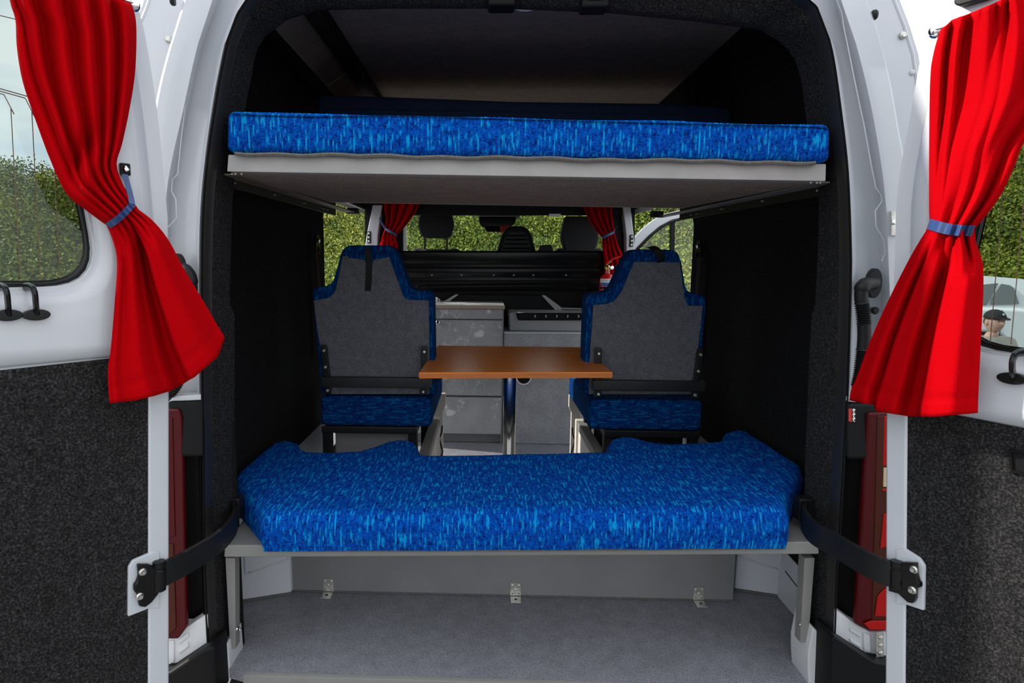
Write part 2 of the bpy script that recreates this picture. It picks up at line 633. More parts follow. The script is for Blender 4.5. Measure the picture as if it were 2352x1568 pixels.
def leaves(name, centres, label, per=220, size=(0.07, 0.16), cols=None):
    """a thicket: every leaf is a folded quad on the shell of a bush"""
    allv, allc = [], []
    for (c, rad, tone) in centres:
        n = int(per * rad * rad)
        d = rng.normal(size=(n, 3))
        d /= np.linalg.norm(d, axis=1, keepdims=True)
        d[:, 2] = np.abs(d[:, 2]) * 1.0 - 0.25
        rr = rad * (0.72 + 0.33 * rng.random((n, 1)))
        lump = 1 + 0.16 * np.sin(d[:, :1] * 9 + tone * 40) * np.cos(d[:, 1:2] * 8 + tone * 17) + 0.12 * np.sin(d[:, 2:3] * 11 + tone * 5)
        p = np.array(c) + d * rr * lump * np.array([1, 1, 1.15])
        s = (size[0] + (size[1] - size[0]) * rng.random((n, 1)))
        nrm = d + rng.normal(size=(n, 3)) * 0.55
        nrm /= np.linalg.norm(nrm, axis=1, keepdims=True)
        t = np.cross(nrm, rng.normal(size=(n, 3)))
        t /= np.linalg.norm(t, axis=1, keepdims=True)
        b = np.cross(nrm, t)
        q = np.stack([p - t * s, p + b * s * 0.55 + nrm * s * 0.1, p + t * s, p - b * s * 0.55 + nrm * s * 0.1], axis=1)
        allv.append(q)
        k = rng.random((n, 1))
        base = np.array(cols[int(tone * 997) % len(cols)])
        alt = np.array(cols[int(tone * 577 + 1) % len(cols)])
        col = base * (1 - k) + alt * k
        col = col * (0.55 + 0.8 * rng.random((n, 1)))
        allc.append(np.repeat(col, 4, axis=0))
    V = np.concatenate(allv).reshape(-1, 3)
    Cc = np.concatenate(allc)
    nq = len(V) // 4
    me = bpy.data.meshes.new(name)
    me.vertices.add(len(V))
    me.vertices.foreach_set('co', V.astype(np.float32).ravel())
    me.loops.add(nq * 4)
    me.loops.foreach_set('vertex_index', np.arange(nq * 4, dtype=np.int32))
    me.polygons.add(nq)
    me.polygons.foreach_set('loop_start', np.arange(0, nq * 4, 4, dtype=np.int32))
    me.update(calc_edges=True)
    ca = me.color_attributes.new('Col', 'FLOAT_COLOR', 'POINT')
    ca.data.foreach_set('color', np.concatenate([Cc, np.ones((len(Cc), 1))], axis=1).astype(np.float32).ravel())
    me.materials.append(MATS['leaf'])
    o = bpy.data.objects.new(name, me)
    COL.objects.link(o)
    o['kind'] = 'stuff'
    tag(o, label, 'bushes')
    return o

GREENS = [(0.15, 0.20, 0.026), (0.23, 0.26, 0.024), (0.10, 0.155, 0.028), (0.31, 0.30, 0.028), (0.18, 0.23, 0.035), (0.085, 0.13, 0.032)]
def bushes(az0, az1, n, r0=15.0, r1=26.0, rad=(0.8, 1.6)):
    out = []
    for i in range(n):
        az = az0 + (az1 - az0) * random.random()
        r = r0 + (r1 - r0) * random.random()
        q = random.uniform(*rad)
        out.append(((r * math.sin(R(az)), r * math.cos(R(az)), hill_z(az, r) + q * 0.25), q, random.random()))
    return out
leaves('thicket_foliage', bushes(-48, -24, 170), 'green bushes on the hillside seen through the left rear window', 600, (0.025, 0.065), GREENS)
leaves('thicket_foliage', bushes(-22, 24, 260, 14.5, 22), 'yellow green bushes beyond the windscreen and the open side doors', 800, (0.02, 0.055), GREENS)
leaves('thicket_foliage', bushes(25, 52, 180), 'green bushes on the slope behind the parked white car', 600, (0.025, 0.06), GREENS)

# ================================================================== VAN SHELL
van = thing('camper_van', (0, 1.42, GZ), 'white high roof camper van standing with every door open', 'van')

ROWS = list(range(1600, 100, -25))
NA = 180
def fcurve(L, A, Rr, Y, y1=None, off=(0, 0)):
    """one long line up the left side, over the arch and down the right side at depth Y"""
    L = [(p.x, p.y) for p in smooth_path([Vector((y, x, 0)) for y, x in L], 6)]
    Rr = [(p.x, p.y) for p in smooth_path([Vector((y, x, 0)) for y, x in Rr], 6)]
    Yf = Y if callable(Y) else (lambda px, py: Y)
    pts = [W(interp(L, y) + off[0], y, Yf(0, y)) for y in ROWS]
    lx, rx = interp(L, 100) + off[0], interp(Rr, 100) - off[0]
    ap = [(lx, 100, 0)] + [(x, y, 0) for x, y in A] + [(rx, 100, 0)]
    ap = resample(ap, NA)
    pts += [W(p.x, p.y, Yf(p.x, p.y)) for p in ap]
    pts += [W(interp(Rr, y) - off[0], y, Yf(0, y)) for y in ROWS[::-1]]
    return pts

L1 = [(0, 572), (40, 546), (92, 526), (171, 509), (230, 498), (361, 479), (500, 467), (680, 465), (905, 466), (1000, 470), (1254, 471), (1417, 476), (1507, 482), (1600, 490)]
R1 = [(0, 1842), (25, 1870), (79, 1892), (142, 1908), (252, 1924), (393, 1940), (560, 1948), (658, 1948), (908, 1941), (1000, 1936), (1232, 1923), (1308, 1916), (1514, 1909), (1568, 1896), (1600, 1886)]
A1 = [(546, 40), (572, 0), (610, -40), (680, -75), (800, -98), (1200, -108), (1600, -98), (1740, -70), (1805, -38), (1842, 0), (1870, 25)]
L2 = [(0, 600), (40, 572), (92, 550), (171, 532), (230, 522), (361, 501), (500, 490), (680, 487), (905, 488), (1254, 491), (1600, 508)]
R2 = [(0, 1815), (25, 1848), (79, 1872), (142, 1888), (252, 1904), (393, 1921), (560, 1927), (658, 1927), (908, 1920), (1232, 1902), (1514, 1889), (1600, 1864)]
A2 = [(572, 40), (600, 0), (640, -30), (710, -55), (820, -72), (1200, -80), (1580, -72), (1710, -50), (1775, -28), (1815, 0), (1848, 25)]
L3 = [(0, 740), (34, 651), (89, 587), (171, 566), (245, 552), (411, 526), (642, 517), (700, 517), (715, 527), (1113, 528), (1600, 535)]
R3 = [(57, 1757), (104, 1826), (170, 1854), (267, 1867), (417, 1896), (694, 1888), (746, 1878), (1033, 1865), (1138, 1862), (1600, 1850)]
A3 = [(600, 72), (651, 34), (722, 12), (900, 8), (1150, 8), (1400, 18), (1600, 37), (1757, 57), (1800, 82)]

# carpeted trim ring round the opening (interior side)
bm = B()
loft(bm, [fcurve(L2, A2, R2, 1.425), fcurve(L3, A3, R3, 1.50), [Vector((p.x * 1.0, 1.53, p.z)) for p in fcurve(L3, A3, R3, 1.50)]])
structure('trim_1', bm, 'carpet_trim', smooth=60)

# rubber seal : a tube-like lip
bm = B()
c0 = fcurve(L2, A2, R2, 1.425)
c4 = fcurve(L1, A1, R1, 1.42)
def between(t, Y):
    return [Vector(((p.x * (1 - t) + q.x * t), Y, (p.z * (1 - t) + q.z * t))) for p, q in zip(c0, c4)]
loft(bm, [c0, between(0.15, 1.408), between(0.42, 1.398), between(0.55, 1.403), between(0.68, 1.396), between(0.9, 1.404), c4])
put('door_seal', bm, 'shiny_seal', van, smooth=60)

# white pressed frame round the opening
WL = {
 'lip': ([(y, x - 8) for y, x in L1], [(x, y) for x, y in A1], [(y, x + 8) for y, x in R1]),
 'r0': ([(0, 545), (100, 508), (250, 480), (500, 452), (900, 452), (1600, 470)], None, [(0, 1868), (100, 1915), (250, 1943), (500, 1966), (900, 1960), (1600, 1905)]),
 'r1': ([(0, 505), (100, 468), (250, 434), (430, 397), (500, 391), (900, 389), (1600, 400)], None, [(0, 1915), (100, 1944), (221, 1973), (314, 1993), (430, 2013), (500, 2019), (900, 2022), (1600, 1990)]),
 'r2': ([(0, 488), (100, 455), (250, 421), (430, 384), (600, 376), (900, 374), (1600, 380)], None, [(0, 1932), (100, 1966), (250, 2002), (430, 2031), (600, 2041), (900, 2044), (1600, 2010)]),
 'r3': ([(0, 428), (136, 387), (250, 362), (430, 338), (600, 325), (900, 315), (1600, 320)], None, [(0, 1988), (46, 2006), (161, 2036), (304, 2061), (361, 2071), (600, 2096), (900, 2108), (1600, 2080)]),
}
def arch_for(L, Rr, h):
    x0, x1 = interp(L, 0), interp(Rr, 0)
    pts = [(interp(L, 60), 60), (x0, 0)]
    for i in range(1, 16):
        th = math.pi * i / 16
        c = math.copysign(abs(math.cos(th)) ** 0.55, math.cos(th))
        pts.append(((x0 + x1) / 2 - (x1 - x0) / 2 * c, -h * math.sin(th) ** 0.75))
    pts += [(x1, 0), (interp(Rr, 60), 60)]
    return pts
def wcurve(key, Y, h):
    L, A, Rr = WL[key]
    return fcurve(L, A or arch_for(L, Rr, h), Rr, Y)
cw = [c4, wcurve('lip', 1.408, 112), wcurve('r0', 1.455, 135), wcurve('r1', 1.462, 165), wcurve('r2', 1.418, 180), wcurve('r3', 1.413, 285)]
e3 = cw[-1]
cw.append([Vector((p.x * 1.012 + (0.004 if p.x > 0 else -0.004), 1.425, p.z)) for p in e3])
cw.append([Vector((p.x * 1.02 + (0.006 if p.x > 0 else -0.006), 1.50, p.z + 0.004)) for p in e3])
cw.append([Vector((p.x * 1.03 + (0.006 if p.x > 0 else -0.006), 2.83, p.z + 0.006)) for p in e3])
nrow = len(ROWS)
kcut = sum(1 for y in ROWS if y > 905)
LINING = [[Vector((p.x - (0.022 if p.x > 0 else -0.022), Y, p.z - (0.02 if p.z > 1.8 else 0))) for p in cw[-1]] for Y in (1.46, 2.83, 3.9)]
tot = len(cw[0])
bm = B()
loft(bm, [c[kcut - 1: tot - kcut + 1] for c in cw])
put('rear_frame', bm, 'white_paint', van, smooth=50)
# black plastic lower frame (behind the lamps)
for sl_, nm in ((slice(0, kcut), 'L'), (slice(tot - kcut, tot), 'R')):
    bm = B()
    lows = [c[sl_] for c in (cw[0], cw[1], cw[2], cw[5], cw[7])]
    loft(bm, lows)
    put('lower_frame', bm, 'black_plastic', van, smooth=50)
    # shelf that closes the top of the black part
# raised crease lines with the notch on each jamb
def jamb_line(pts, Y, r=0.0013):
    bm = B()
    tube(bm, [W(x, y, Y) for x, y in pts], r, 6)
    put('jamb_crease', bm, 'white_paint', van)
jamb_line([(475, 0), (455, 60), (432, 180), (415, 330), (408, 400), (396, 412), (394, 440), (404, 458), (406, 500), (386, 522)], 1.428)
jamb_line([(1922, 0), (1934, 30), (1938, 62), (1950, 120), (1966, 200), (1985, 290), (2003, 390), (2012, 432), (2024, 448), (2026, 462), (2010, 485), (2012, 520), (2030, 550), (2034, 580), (2025, 600)], 1.430)
# step between white jamb and black moulding
for pts in ([(383, 925), (400, 908), (466, 905)], [(1942, 908), (1960, 910), (2046, 912)]):
    bm = B()
    p = [W(x, y, 1.40) for x, y in pts]
    prism(bm, p + [W(x, y + 14, 1.40) for x, y in pts[::-1]], (0, 0.03, 0), 0.004)
    put('frame_step', bm, 'white_paint', van)
# black upper blocks above the lamps
for x0, x1, ya in ((386, 468, 908), (1943, 2046, 914)):
    bm = B()
    hexa(bm, [W(x0, ya + 140, 1.385), W(x1, ya + 140, 1.385), W(x1, ya + 12, 1.395), W(x0, ya + 12, 1.395),
              W(x0, ya + 140, 1.46), W(x1, ya + 140, 1.46), W(x1, ya + 6, 1.46), W(x0, ya + 6, 1.46)], 0.008, 3)
    put('lamp_housing', bm, 'black_plastic', van)
# tail lamps
def lamp(pix, facets, x_in, x_out):
    Y = 1.385
    bm = B()
    prism(bm, [W(x, y, Y) for x, y in pix], (0, 0.016, 0), 0.005, 3)
    o = put('tail_light', bm, 'lens_dark', van, label='dark red tail lamp')
    for kf, (pts, m) in enumerate(facets):
        bm = B()
        prism(bm, [W(x, y, Y - 0.002 - 0.0006 * kf) for x, y in pts], (0, 0.003, 0), 0.001, 1)
        put('lens_segment', bm, m, o)
lamp([(330, 940), (410, 940), (417, 960), (423, 1200), (428, 1440), (408, 1468), (385, 1468), (330, 1440)],
     [([(330, 1300), (384, 1240), (390, 1430), (386, 1460), (330, 1430)], 'lens_red'), ([(330, 960), (396, 960), (402, 1230), (384, 1240), (330, 1240)], 'lens_dark'),
      ([(384, 1250), (398, 1250), (404, 1440), (388, 1462)], 'lens_brown')], 0, 0)
lamp([(1994, 948), (2080, 945), (2080, 1440), (2030, 1450), (1998, 1450), (1965, 1432), (1976, 1260), (1988, 1050)],
     [([(2016, 955), (2080, 955), (2080, 1425), (2003, 1425)], 'lens_brown'),
      ([(2031, 955), (2080, 955), (2080, 1070), (2028, 1070)], 'lens_red'),
      ([(2030, 1074), (2080, 1074), (2080, 1118), (2029, 1118)], 'lens_amber'),
      ([(2028, 1122), (2080, 1122), (2080, 1128), (2027, 1128)], 'lens_red'),
      ([(2030, 1180), (2080, 1170), (2080, 1240), (2022, 1260)], 'lens_red'),
      ([(2032, 1352), (2080, 1340), (2080, 1415), (2010, 1415), (2016, 1370)], 'lens_red'),
      ([(1985, 1432), (2000, 1426), (2080, 1424), (2080, 1440), (2030, 1446), (1998, 1446)], 'lens_red')], 0, 0)
# white metal below the lamps with pressed louvres, and the black bumper
def lower_white(px, vents, Y=1.40):
    bm = B()
    prism(bm, [W(x, y, Y) for x, y in px], (0, 0.04, 0), 0.004)
    o = put('lower_panel', bm, 'white_inner', van)
    for q in vents:
        bm = B()
        prism(bm, [W(x, y, Y - 0.004) for x, y in q], (0, 0.008, 0), 0.003, 2)
        put('pressed_louvre', bm, 'white_inner', o)
lower_white([(340, 1440), (428, 1440), (478, 1408), (478, 1480), (400, 1535), (340, 1560)],
            [[(408, 1470), (432, 1452), (434, 1462), (410, 1482)], [(408, 1494), (432, 1474), (434, 1486), (410, 1504)], [(387, 1472), (400, 1470), (400, 1520), (387, 1528)]])
lower_white([(1916, 1396), (1965, 1432), (2000, 1452), (2090, 1450), (2090, 1515), (2012, 1514), (1990, 1506), (1914, 1462)],
            [[(1953, 1440), (1980, 1458), (1978, 1466), (1953, 1450)], [(1953, 1466), (1980, 1483), (1978, 1491), (1953, 1475)], [(1983, 1452), (2000, 1458), (2002, 1500), (1985, 1494)]])
bm = B()
hexa(bm, [W(2012, 1510, 1.385), W(2030, 1508, 1.385), W(2030, 1450, 1.385), W(2012, 1452, 1.385)] + [W(2012, 1510, 1.40), W(2030, 1508, 1.40), W(2030, 1450, 1.40), W(2012, 1452, 1.40)], 0.002)
o = put('striker_bracket', bm, 'zinc', van)
for y in (1462, 1480, 1497):
    bm = B()
    screw(bm, W(2021, y, 1.386), (0, -1, 0), 0.005, 0.006)
    put('bolt', bm, 'zinc', o)
for pts in ([(300, 1610), (300, 1560), (388, 1545), (470, 1490), (492, 1486), (500, 1610)], [(1905, 1640), (1912, 1466), (1918, 1462), (1985, 1506), (2012, 1522), (2120, 1540), (2120, 1640)]):
    bm = B()
    prism(bm, [W(x, y, 1.36) for x, y in pts], (0, 0.08, 0), 0.008, 3)
    put('rear_bumper', bm, 'black_plastic', van)
# side skins, roof, underbody
for s in (-1, 1):
    bm = B()
    box(bm, (s * 0.875 - 0.012, 1.50, -0.25), (s * 0.875 + 0.012, 2.83, 1.25), 0.006)
    put('side_panel', bm, 'white_paint', van)
    bm = B()
    box(bm, (s * 0.875 - 0.012, 2.83, 1.36), (s * 0.875 + 0.012, 5.2, 1.75), 0.006)
    put('roof_rail', bm, 'white_paint', van)
bm = B()
loft(bm, [[Vector((p.x * kx, Y, p.z)) for p in cw[-1] if p.z > 1.32] for Y, kx in ((2.83, 1.0), (4.6, 1.0), (5.15, 0.97))])
put('roof_skin', bm, 'white_paint', van, smooth=60)
bm = B()
box(bm, (-0.86, 1.43, -0.22), (0.86, 5.3, -0.03), 0.02)
put('underbody', bm, 'black_plastic', van)
# wheels of the van
for s in (-1, 1):
    bm = B()
    lathe(bm, (s * 0.62, 2.2, GZ + 0.33), (s, 0, 0), [(0, 0.2), (0, 0.32), (0.03, 0.33), (0.19, 0.33), (0.22, 0.30), (0.22, 0.2), (0.19, 0.18), (0.19, 0.05)], 28)
    put('wheel', bm, 'tyre', van)

# rubber grommet and corrugated hose on each jamb
def hose(gx, gy, sx, path, rings, peg):
    Y = 1.428
    bm = B()
    c = W(gx, gy, Y)
    ov = [c + Vector((0.016 * math.cos(t), 0, 0.034 * math.sin(t) * 1.0)) for t in [2 * math.pi * k / 20 for k in range(20)]]
    prism(bm, ov, (0, -0.018, 0), 0.005, 2)
    o = put('hose_grommet', bm, 'rubber', van)
    bm = B()
    P = smooth_path([c + Vector((0, -0.01, 0))] + [W(x, y, Yd) for x, y, Yd in path], 8)
    Q = resample(P, 110)
    rr = []
    for i, p in enumerate(Q):
        f = i / 109
        base = 0.0155 if f < 0.2 else 0.0135
        corr = any(a0 < f < a1 for a0, a1 in rings)
        rr.append(base + (0.0022 * (1 if i % 2 else -1) if corr else 0.0))
    tube(bm, Q, rr, 12)
    put('corrugated_hose', bm, 'rubber', o)
    if peg:
        bm = B()
        lathe(bm, W(peg[0], peg[1], Y + 0.005), (0, -1, 0), [(0, 0.007), (0.012, 0.009), (0.016, 0.006)], 12)
        put('rubber_peg', bm, 'rubber', van)
hose(2000, 650, 1, [(1984, 655, 1.395), (1978, 680, 1.392), (1983, 720, 1.392), (1985, 770, 1.392), (1982, 810, 1.392), (1976, 860, 1.392), (1970, 890, 1.395)], [(0.30, 0.47), (0.68, 1.0)], (2003, 712))
hose(415, 615, -1, [(430, 625, 1.395), (440, 660, 1.392), (436, 740, 1.392), (430, 820, 1.392), (405, 880, 1.392), (385, 905, 1.395)], [(0.30, 0.47), (0.68, 1.0)], (434, 640))
# striker plate on right jamb, bumpers high on jambs
bm = B()
hexa(bm, [W(2046, 542, 1.405), W(2058, 542, 1.405), W(2058, 484, 1.405), W(2046, 484, 1.405), W(2046, 542, 1.42), W(2058, 542, 1.42), W(2058, 484, 1.42), W(2046, 484, 1.42)], 0.002)
o = put('striker_plate', bm, 'zinc', van)
bm = B()
screw(bm, W(2052, 510, 1.404), (0, -1, 0), 0.006, 0.006)
put('bolt', bm, 'chrome', o)
for x, y in ((2003, 35), (402, 2)):
    bm = B()
    lathe(bm, W(x, y, 1.43), (0.9 if x > 1000 else -0.9, -0.2, 0), [(0, 0.010), (0.006, 0.011), (0.010, 0.008), (0.011, 0.003)], 14)
    put('rubber_buffer', bm, 'rubber', van)
# warning sticker right of the seal
bm = B()
hexa(bm, [W(1949, 967, 1.383), W(1957, 969, 1.383), W(1957, 938, 1.383), W(1949, 938, 1.383)] + [W(1949, 967, 1.385), W(1957, 969, 1.385), W(1957, 938, 1.385), W(1949, 938, 1.385)])
o = put('warning_sticker', bm, 'red_print', van, label='small red sticker with white pictograms')
bm = B()
for y0 in (941, 951, 961):
    c = W(1961, y0, 1.382)
    lathe(bm, c, (0, -1, 0), [(0, 0.003), (0.001, 0.003)], 10)
    tube(bm, [c + Vector((-0.002, -0.001, -0.004)), c + Vector((0.002, -0.001, -0.007))], 0.001, 5)
put('sticker_pictogram', bm, 'white_print', o, kind='stuff')

# sliding side doors, slid back along the van sides
def sliding_door(s, label):
    d = thing('sliding_door', (s * 0.96, 2.0, -0.15), label, 'door', 'open sliding side doors', 'thing')
    # profile across thickness following the body's lean-in at the top
    EDGE = [W(x + (0 if s > 0 else 75), y, 1.49) for x, y in ((2060, -60), (2075, 0), (2098, 60), (2118, 125), (2137, 260), (2150, 420))]
    def prof(y):
        a_ = [(s * 0.90, s * 0.985, -0.15), (s * 0.91, s * 0.985, 0.4), (s * 0.91, s * 0.975, 0.9)]
        for p in EDGE[::-1]:
            a_.append((s * min(0.905, p.x - 0.03), s * p.x, p.z))
        return [Vector((xo, y, z)) for xi, xo, z in a_] + [Vector((xi, y, z)) for xi, xo, z in a_[::-1]]
    bm = B()
    prism(bm, prof(1.50), (0, 1.15, 0), 0.012, 3)
    put('door_shell', bm, 'white_paint', d)
    bm = B()
    prism(bm, [Vector((s * x, 1.488, z)) for x, z in [(0.955, -0.14), (0.97, 0.4), (0.965, 0.9)] + [(p.x - 0.008, p.z) for p in EDGE[::-1]] + [(p.x - (0.17 if s > 0 else 0.25) - 0.1 * (p.z - 1.2), p.z) for p in EDGE] + [(0.85, 0.9), (0.86, 0.4), (0.86, -0.14)]], (0, 0.01, 0), 0.003)
    put('door_edge', bm, 'white_paint', d)
    for k in (3, 4):
        bm = B()
        z = EDGE[k].z - 0.04
        lathe(bm, (s * (EDGE[k].x - 0.02), 1.489, z), (0, -1, 0), [(0, 0.007), (0.004, 0.006), (0.006, 0.003)], 10)
        put('locating_pin', bm, 'white_inner', d)
    bm = B()
    tube(bm, [(s * (p.x - 0.022), 1.489, p.z) for p in EDGE], 0.004, 6)
    put('edge_bead', bm, 'white_paint', d)
    bm = B()
    c = Vector((s * 0.842, 1.487, 1.555))
    screw(bm, c, (0, -1, 0), 0.008, 0.008)
    put('bolt', bm, 'zinc', d)
sliding_door(-1, 'white sliding side door slid open beyond the left rear pillar')
sliding_door(1, 'white sliding side door slid open beyond the right rear pillar')

# ================================================================== ROOM SHELL
bm = B()
prism(bm, [(-0.700, 1.415, -0.028), (0.672, 1.415, -0.028), (0.73, 1.43, -0.028), (0.85, 1.50, -0.028), (0.85, 3.95, -0.028), (-0.85, 3.95, -0.028), (-0.85, 1.50, -0.028), (-0.75, 1.43, -0.028)], (0, 0, 0.028), 0)
structure('floor', bm, 'vinyl', smooth=0)
bm = B()
hexa(bm, [(-0.700, 1.405, -0.03), (0.672, 1.405, -0.03), (0.672, 1.405, -0.002), (-0.700, 1.405, -0.002), (-0.700, 1.417, -0.03), (0.672, 1.417, -0.03), (0.672, 1.417, 0.0015), (-0.700, 1.417, 0.0015)], 0.002)
structure('trim_2', bm, 'grey_paint')
def side_wall(s, name, ztop):
    bm = B()
    pr = [(1.53, -0.02), (2.83, -0.02), (2.83, 1.30), (2.90, 1.36), (3.95, 1.36), (3.95, 1.48), (1.53, 1.48)]
    pts = []
    for y, z in pr:
        pts.append(Vector((s * 0.842, y, z)))
    prism(bm, pts, (s * 0.018, 0, 0), 0.004)
    # return from wall to rear pillar trim
    box(bm, (min(s * 0.745, s * 0.85), 1.515, 0.0), (max(s * 0.745, s * 0.85), 1.535, 1.48), 0.003)
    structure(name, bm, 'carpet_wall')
side_wall(-1, 'wall_left', 1.8)
side_wall(1, 'wall_right', 1.8)
# lining of the roof sides, leaning in above the side walls
for nm, sgn in (('trim_15', -1), ('trim_16', 1)):
    bm = B()
    loft(bm, [[p for p in row if p.x * sgn > 0.05 and p.z > 1.18] for row in LINING[:2]])
    loft(bm, [[p for p in row if p.x * sgn > 0.05 and p.z > 1.36] for row in LINING[1:]])
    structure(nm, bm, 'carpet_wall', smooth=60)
# ceiling
cl = WZ(722, 12, 1.74); cr = WZ(1757, 57, 1.74); fl = WZ(840, 215, 1.74); fr_ = WZ(1560, 237, 1.74)
bm = B()
box(bm, (cl.x, 1.50, 1.74), (0.785, 3.95, 1.757), 0)
structure('ceiling', bm, 'ceiling_felt', smooth=0)
# header behind the arch
bm = B()
top = [W(x, y, 1.52) for x, y in [(600, 72), (651, 34), (722, 12), (900, 8), (1150, 8), (1400, 18), (1600, 37), (1757, 57), (1800, 82)]]
up_ = [Vector((p.x, 1.54, max(p.z + 0.01, 1.80 if abs(p.x) < 0.6 else 1.72))) for p in top]
loft(bm, [top, up_])
structure('trim_3', bm, 'carpet_wall')
# left roof-side strip: four beige panels on a dark backing
t0 = Vector((cl.x - 0.012, 0, 1.735)); t1 = Vector((-0.69, 0, 1.665))
bm = B()
prism(bm, [(t0.x, 1.55, t0.z + 0.02), (t1.x, 1.55, t1.z), (t1.x - 0.03, 1.55, t1.z), (t1.x - 0.03, 1.55, t0.z + 0.03)], (0, 2.4, 0), 0)
so = structure('trim_4', bm, 'carpet_wall')
bm = B()
box(bm, (cl.x - 0.02, 1.55, 1.70), (cl.x + 0.03, 3.95, 1.745), 0.006)
structure('trim_5', bm, 'black_plastic')
for i in range(6):
    y0 = 1.62 + i * 0.33
    bm = B()
    a0 = t0.lerp(t1, 0.12); a1 = t0.lerp(t1, 0.92)
    q = [Vector((a0.x, y0 + 0.004, a0.z)), Vector((a1.x, y0 + 0.004, a1.z)), Vector((a1.x, y0 + 0.326, a1.z)), Vector((a0.x, y0 + 0.326, a0.z))]
    prism(bm, q, Vector((0.010, 0, -0.006)), 0.002)
    put('panel', bm, 'strip_beige', so)
# right roof side: dark shelf
bm = B()
prism(bm, [(0.755, 1.55, 1.742), (0.785, 1.55, 1.742), (0.80, 1.55, 1.60)], (0, 2.4, 0), 0)
structure('trim_6', bm, 'carpet_wall')
bm = B()
box(bm, (0.70, 2.30, 1.68), (0.785, 2.40, 1.738), 0.006)
structure('trim_7', bm, 'carpet_wall')
# latches + lamp on the header
for x, y in ((1152, 4), (1366, 8)):
    l = thing('roof_latch', W(x, y - 20, 1.50), 'black plastic door latch catch left of the roof lamp' if x < 1200 else 'black plastic door latch catch right of the roof lamp', 'latch', 'latch catches over the rear opening')
    bm = B()
    c = W(x, y, 1.49)
    box(bm, c + Vector((-0.032, -0.012, -0.012)), c + Vector((0.032, 0.04, 0.05)), 0.007, 3)
    put('latch_body', bm, 'black_plastic', l)
    bm = B()
    box(bm, c + Vector((-0.02, -0.017, 0.002)), c + Vector((0.02, -0.010, 0.018)), 0.003)
    put('latch_plate', bm, 'black_gloss', l)
lp = thing('roof_lamp', W(1208, -10, 1.52), 'white round ceiling lamp between the two latch catches', 'lamp')
bm = B()
c = W(1208, -2, 1.56)
lathe(bm, c + Vector((0, 0, 0.03)), (0, -0.3, -1), [(0, 0.055), (0.02, 0.055), (0.034, 0.045), (0.04, 0.02)], 24)
put('lamp_cover', bm, 'lamp_white', lp)

# ================================================================== CURTAINS (generic)
def poly_at(pts, t):
    L = [0.0]
    for a_, b_ in zip(pts, pts[1:]):
        L.append(L[-1] + math.hypot(b_[0] - a_[0], b_[1] - a_[1]))
    d = t * L[-1]
    for i in range(len(pts) - 1):
        if d <= L[i + 1] or i == len(pts) - 2:
            f = (d - L[i]) / max(1e-9, L[i + 1] - L[i])
            return (pts[i][0] + (pts[i + 1][0] - pts[i][0]) * f, pts[i][1] + (pts[i + 1][1] - pts[i][1]) * f)

def table(tab, u):
    for (u0, w0), (u1, w1) in zip(tab, tab[1:]):
        if u <= u1:
            f = (u - u0) / (u1 - u0)
            f = f * f * (3 - 2 * f)
            return w0 + (w1 - w0) * f
    return tab[-1][1]

def curtain_mesh(place, Lu, Ru, Ll, Rl, hem, top, w0, up_fold, low_tab, tie_tab, nu=110, nv=46):
    """place(px,py,w) -> point.  Upper part: outlines Lu/Ru from heading to tie; lower part: Ll/Rl from tie to hem."""
    sm = lambda pts: [(p.x, p.y) for p in smooth_path([Vector((x, y, 0)) for x, y in pts], 6)]
    Lu, Ru, Ll, Rl = sm(Lu), sm(Ru), sm(Ll), sm(Rl)
    rows = []
    for j in range(nv + 1):
        v = j / nv
        l, r = poly_at(Lu, v), poly_at(Ru, v)
        row = []
        for i in range(nu + 1):
            u = i / nu
            x, y = l[0] + (r[0] - l[0]) * u, l[1] + (r[1] - l[1]) * u
            k = (1 - v) ** 3
            tp = poly_at(top, u)
            x += k * (tp[0] - (Lu[0][0] + (Ru[0][0] - Lu[0][0]) * u))
            y += k * (tp[1] - (Lu[0][1] + (Ru[0][1] - Lu[0][1]) * u))
            row.append(place(x, y, w0 + FOLD * up_fold(u, v)))
        rows.append(row)
    for j in range(1, nv + 1):
        v = j / nv
        l, r = poly_at(Ll, v), poly_at(Rl, v)
        row = []
        for i in range(nu + 1):
            u = i / nu
            x, y = l[0] + (r[0] - l[0]) * u, l[1] + (r[1] - l[1]) * u
            k = v ** 4
            hp = poly_at(hem, u)
            x += k * (hp[0] - (Ll[-1][0] + (Rl[-1][0] - Ll[-1][0]) * u))
            y += k * (hp[1] - (Ll[-1][1] + (Rl[-1][1] - Ll[-1][1]) * u))
            q = min(1, v * 3.2)
            q = q * q * (3 - 2 * q)
            w = FOLD * up_fold(u, 1.0) * (1 - q) + 1.25 * table(low_tab, u) * q
            if 0.905 < v < 0.925:
                w -= 0.0026
            row.append(place(x, y, w0 + w))
        rows.append(row)
    bm = B()
    loft(bm, rows)
    return bm

FOLD = 1.45
def solid(o, t=0.0016):
    m = o.modifiers.new('cloth', 'SOLIDIFY')
    m.thickness = t
    m.offset = -1

def strip(bm, pts, nrm, half, th=0.0015):
    """flat strap: pts path, half-width vectors given by function of index"""
    rows = [[], [], [], []]
    for i, p in enumerate(pts):
        h = half(i) if callable(half) else half
        n_ = nrm(i) if callable(nrm) else nrm
        rows[0].append(p - h); rows[1].append(p + h)
        rows[2].append(p + h + n_ * th); rows[3].append(p - h + n_ * th)
    loft(bm, [rows[0], rows[1], rows[2], rows[3], rows[0]])
    return bm

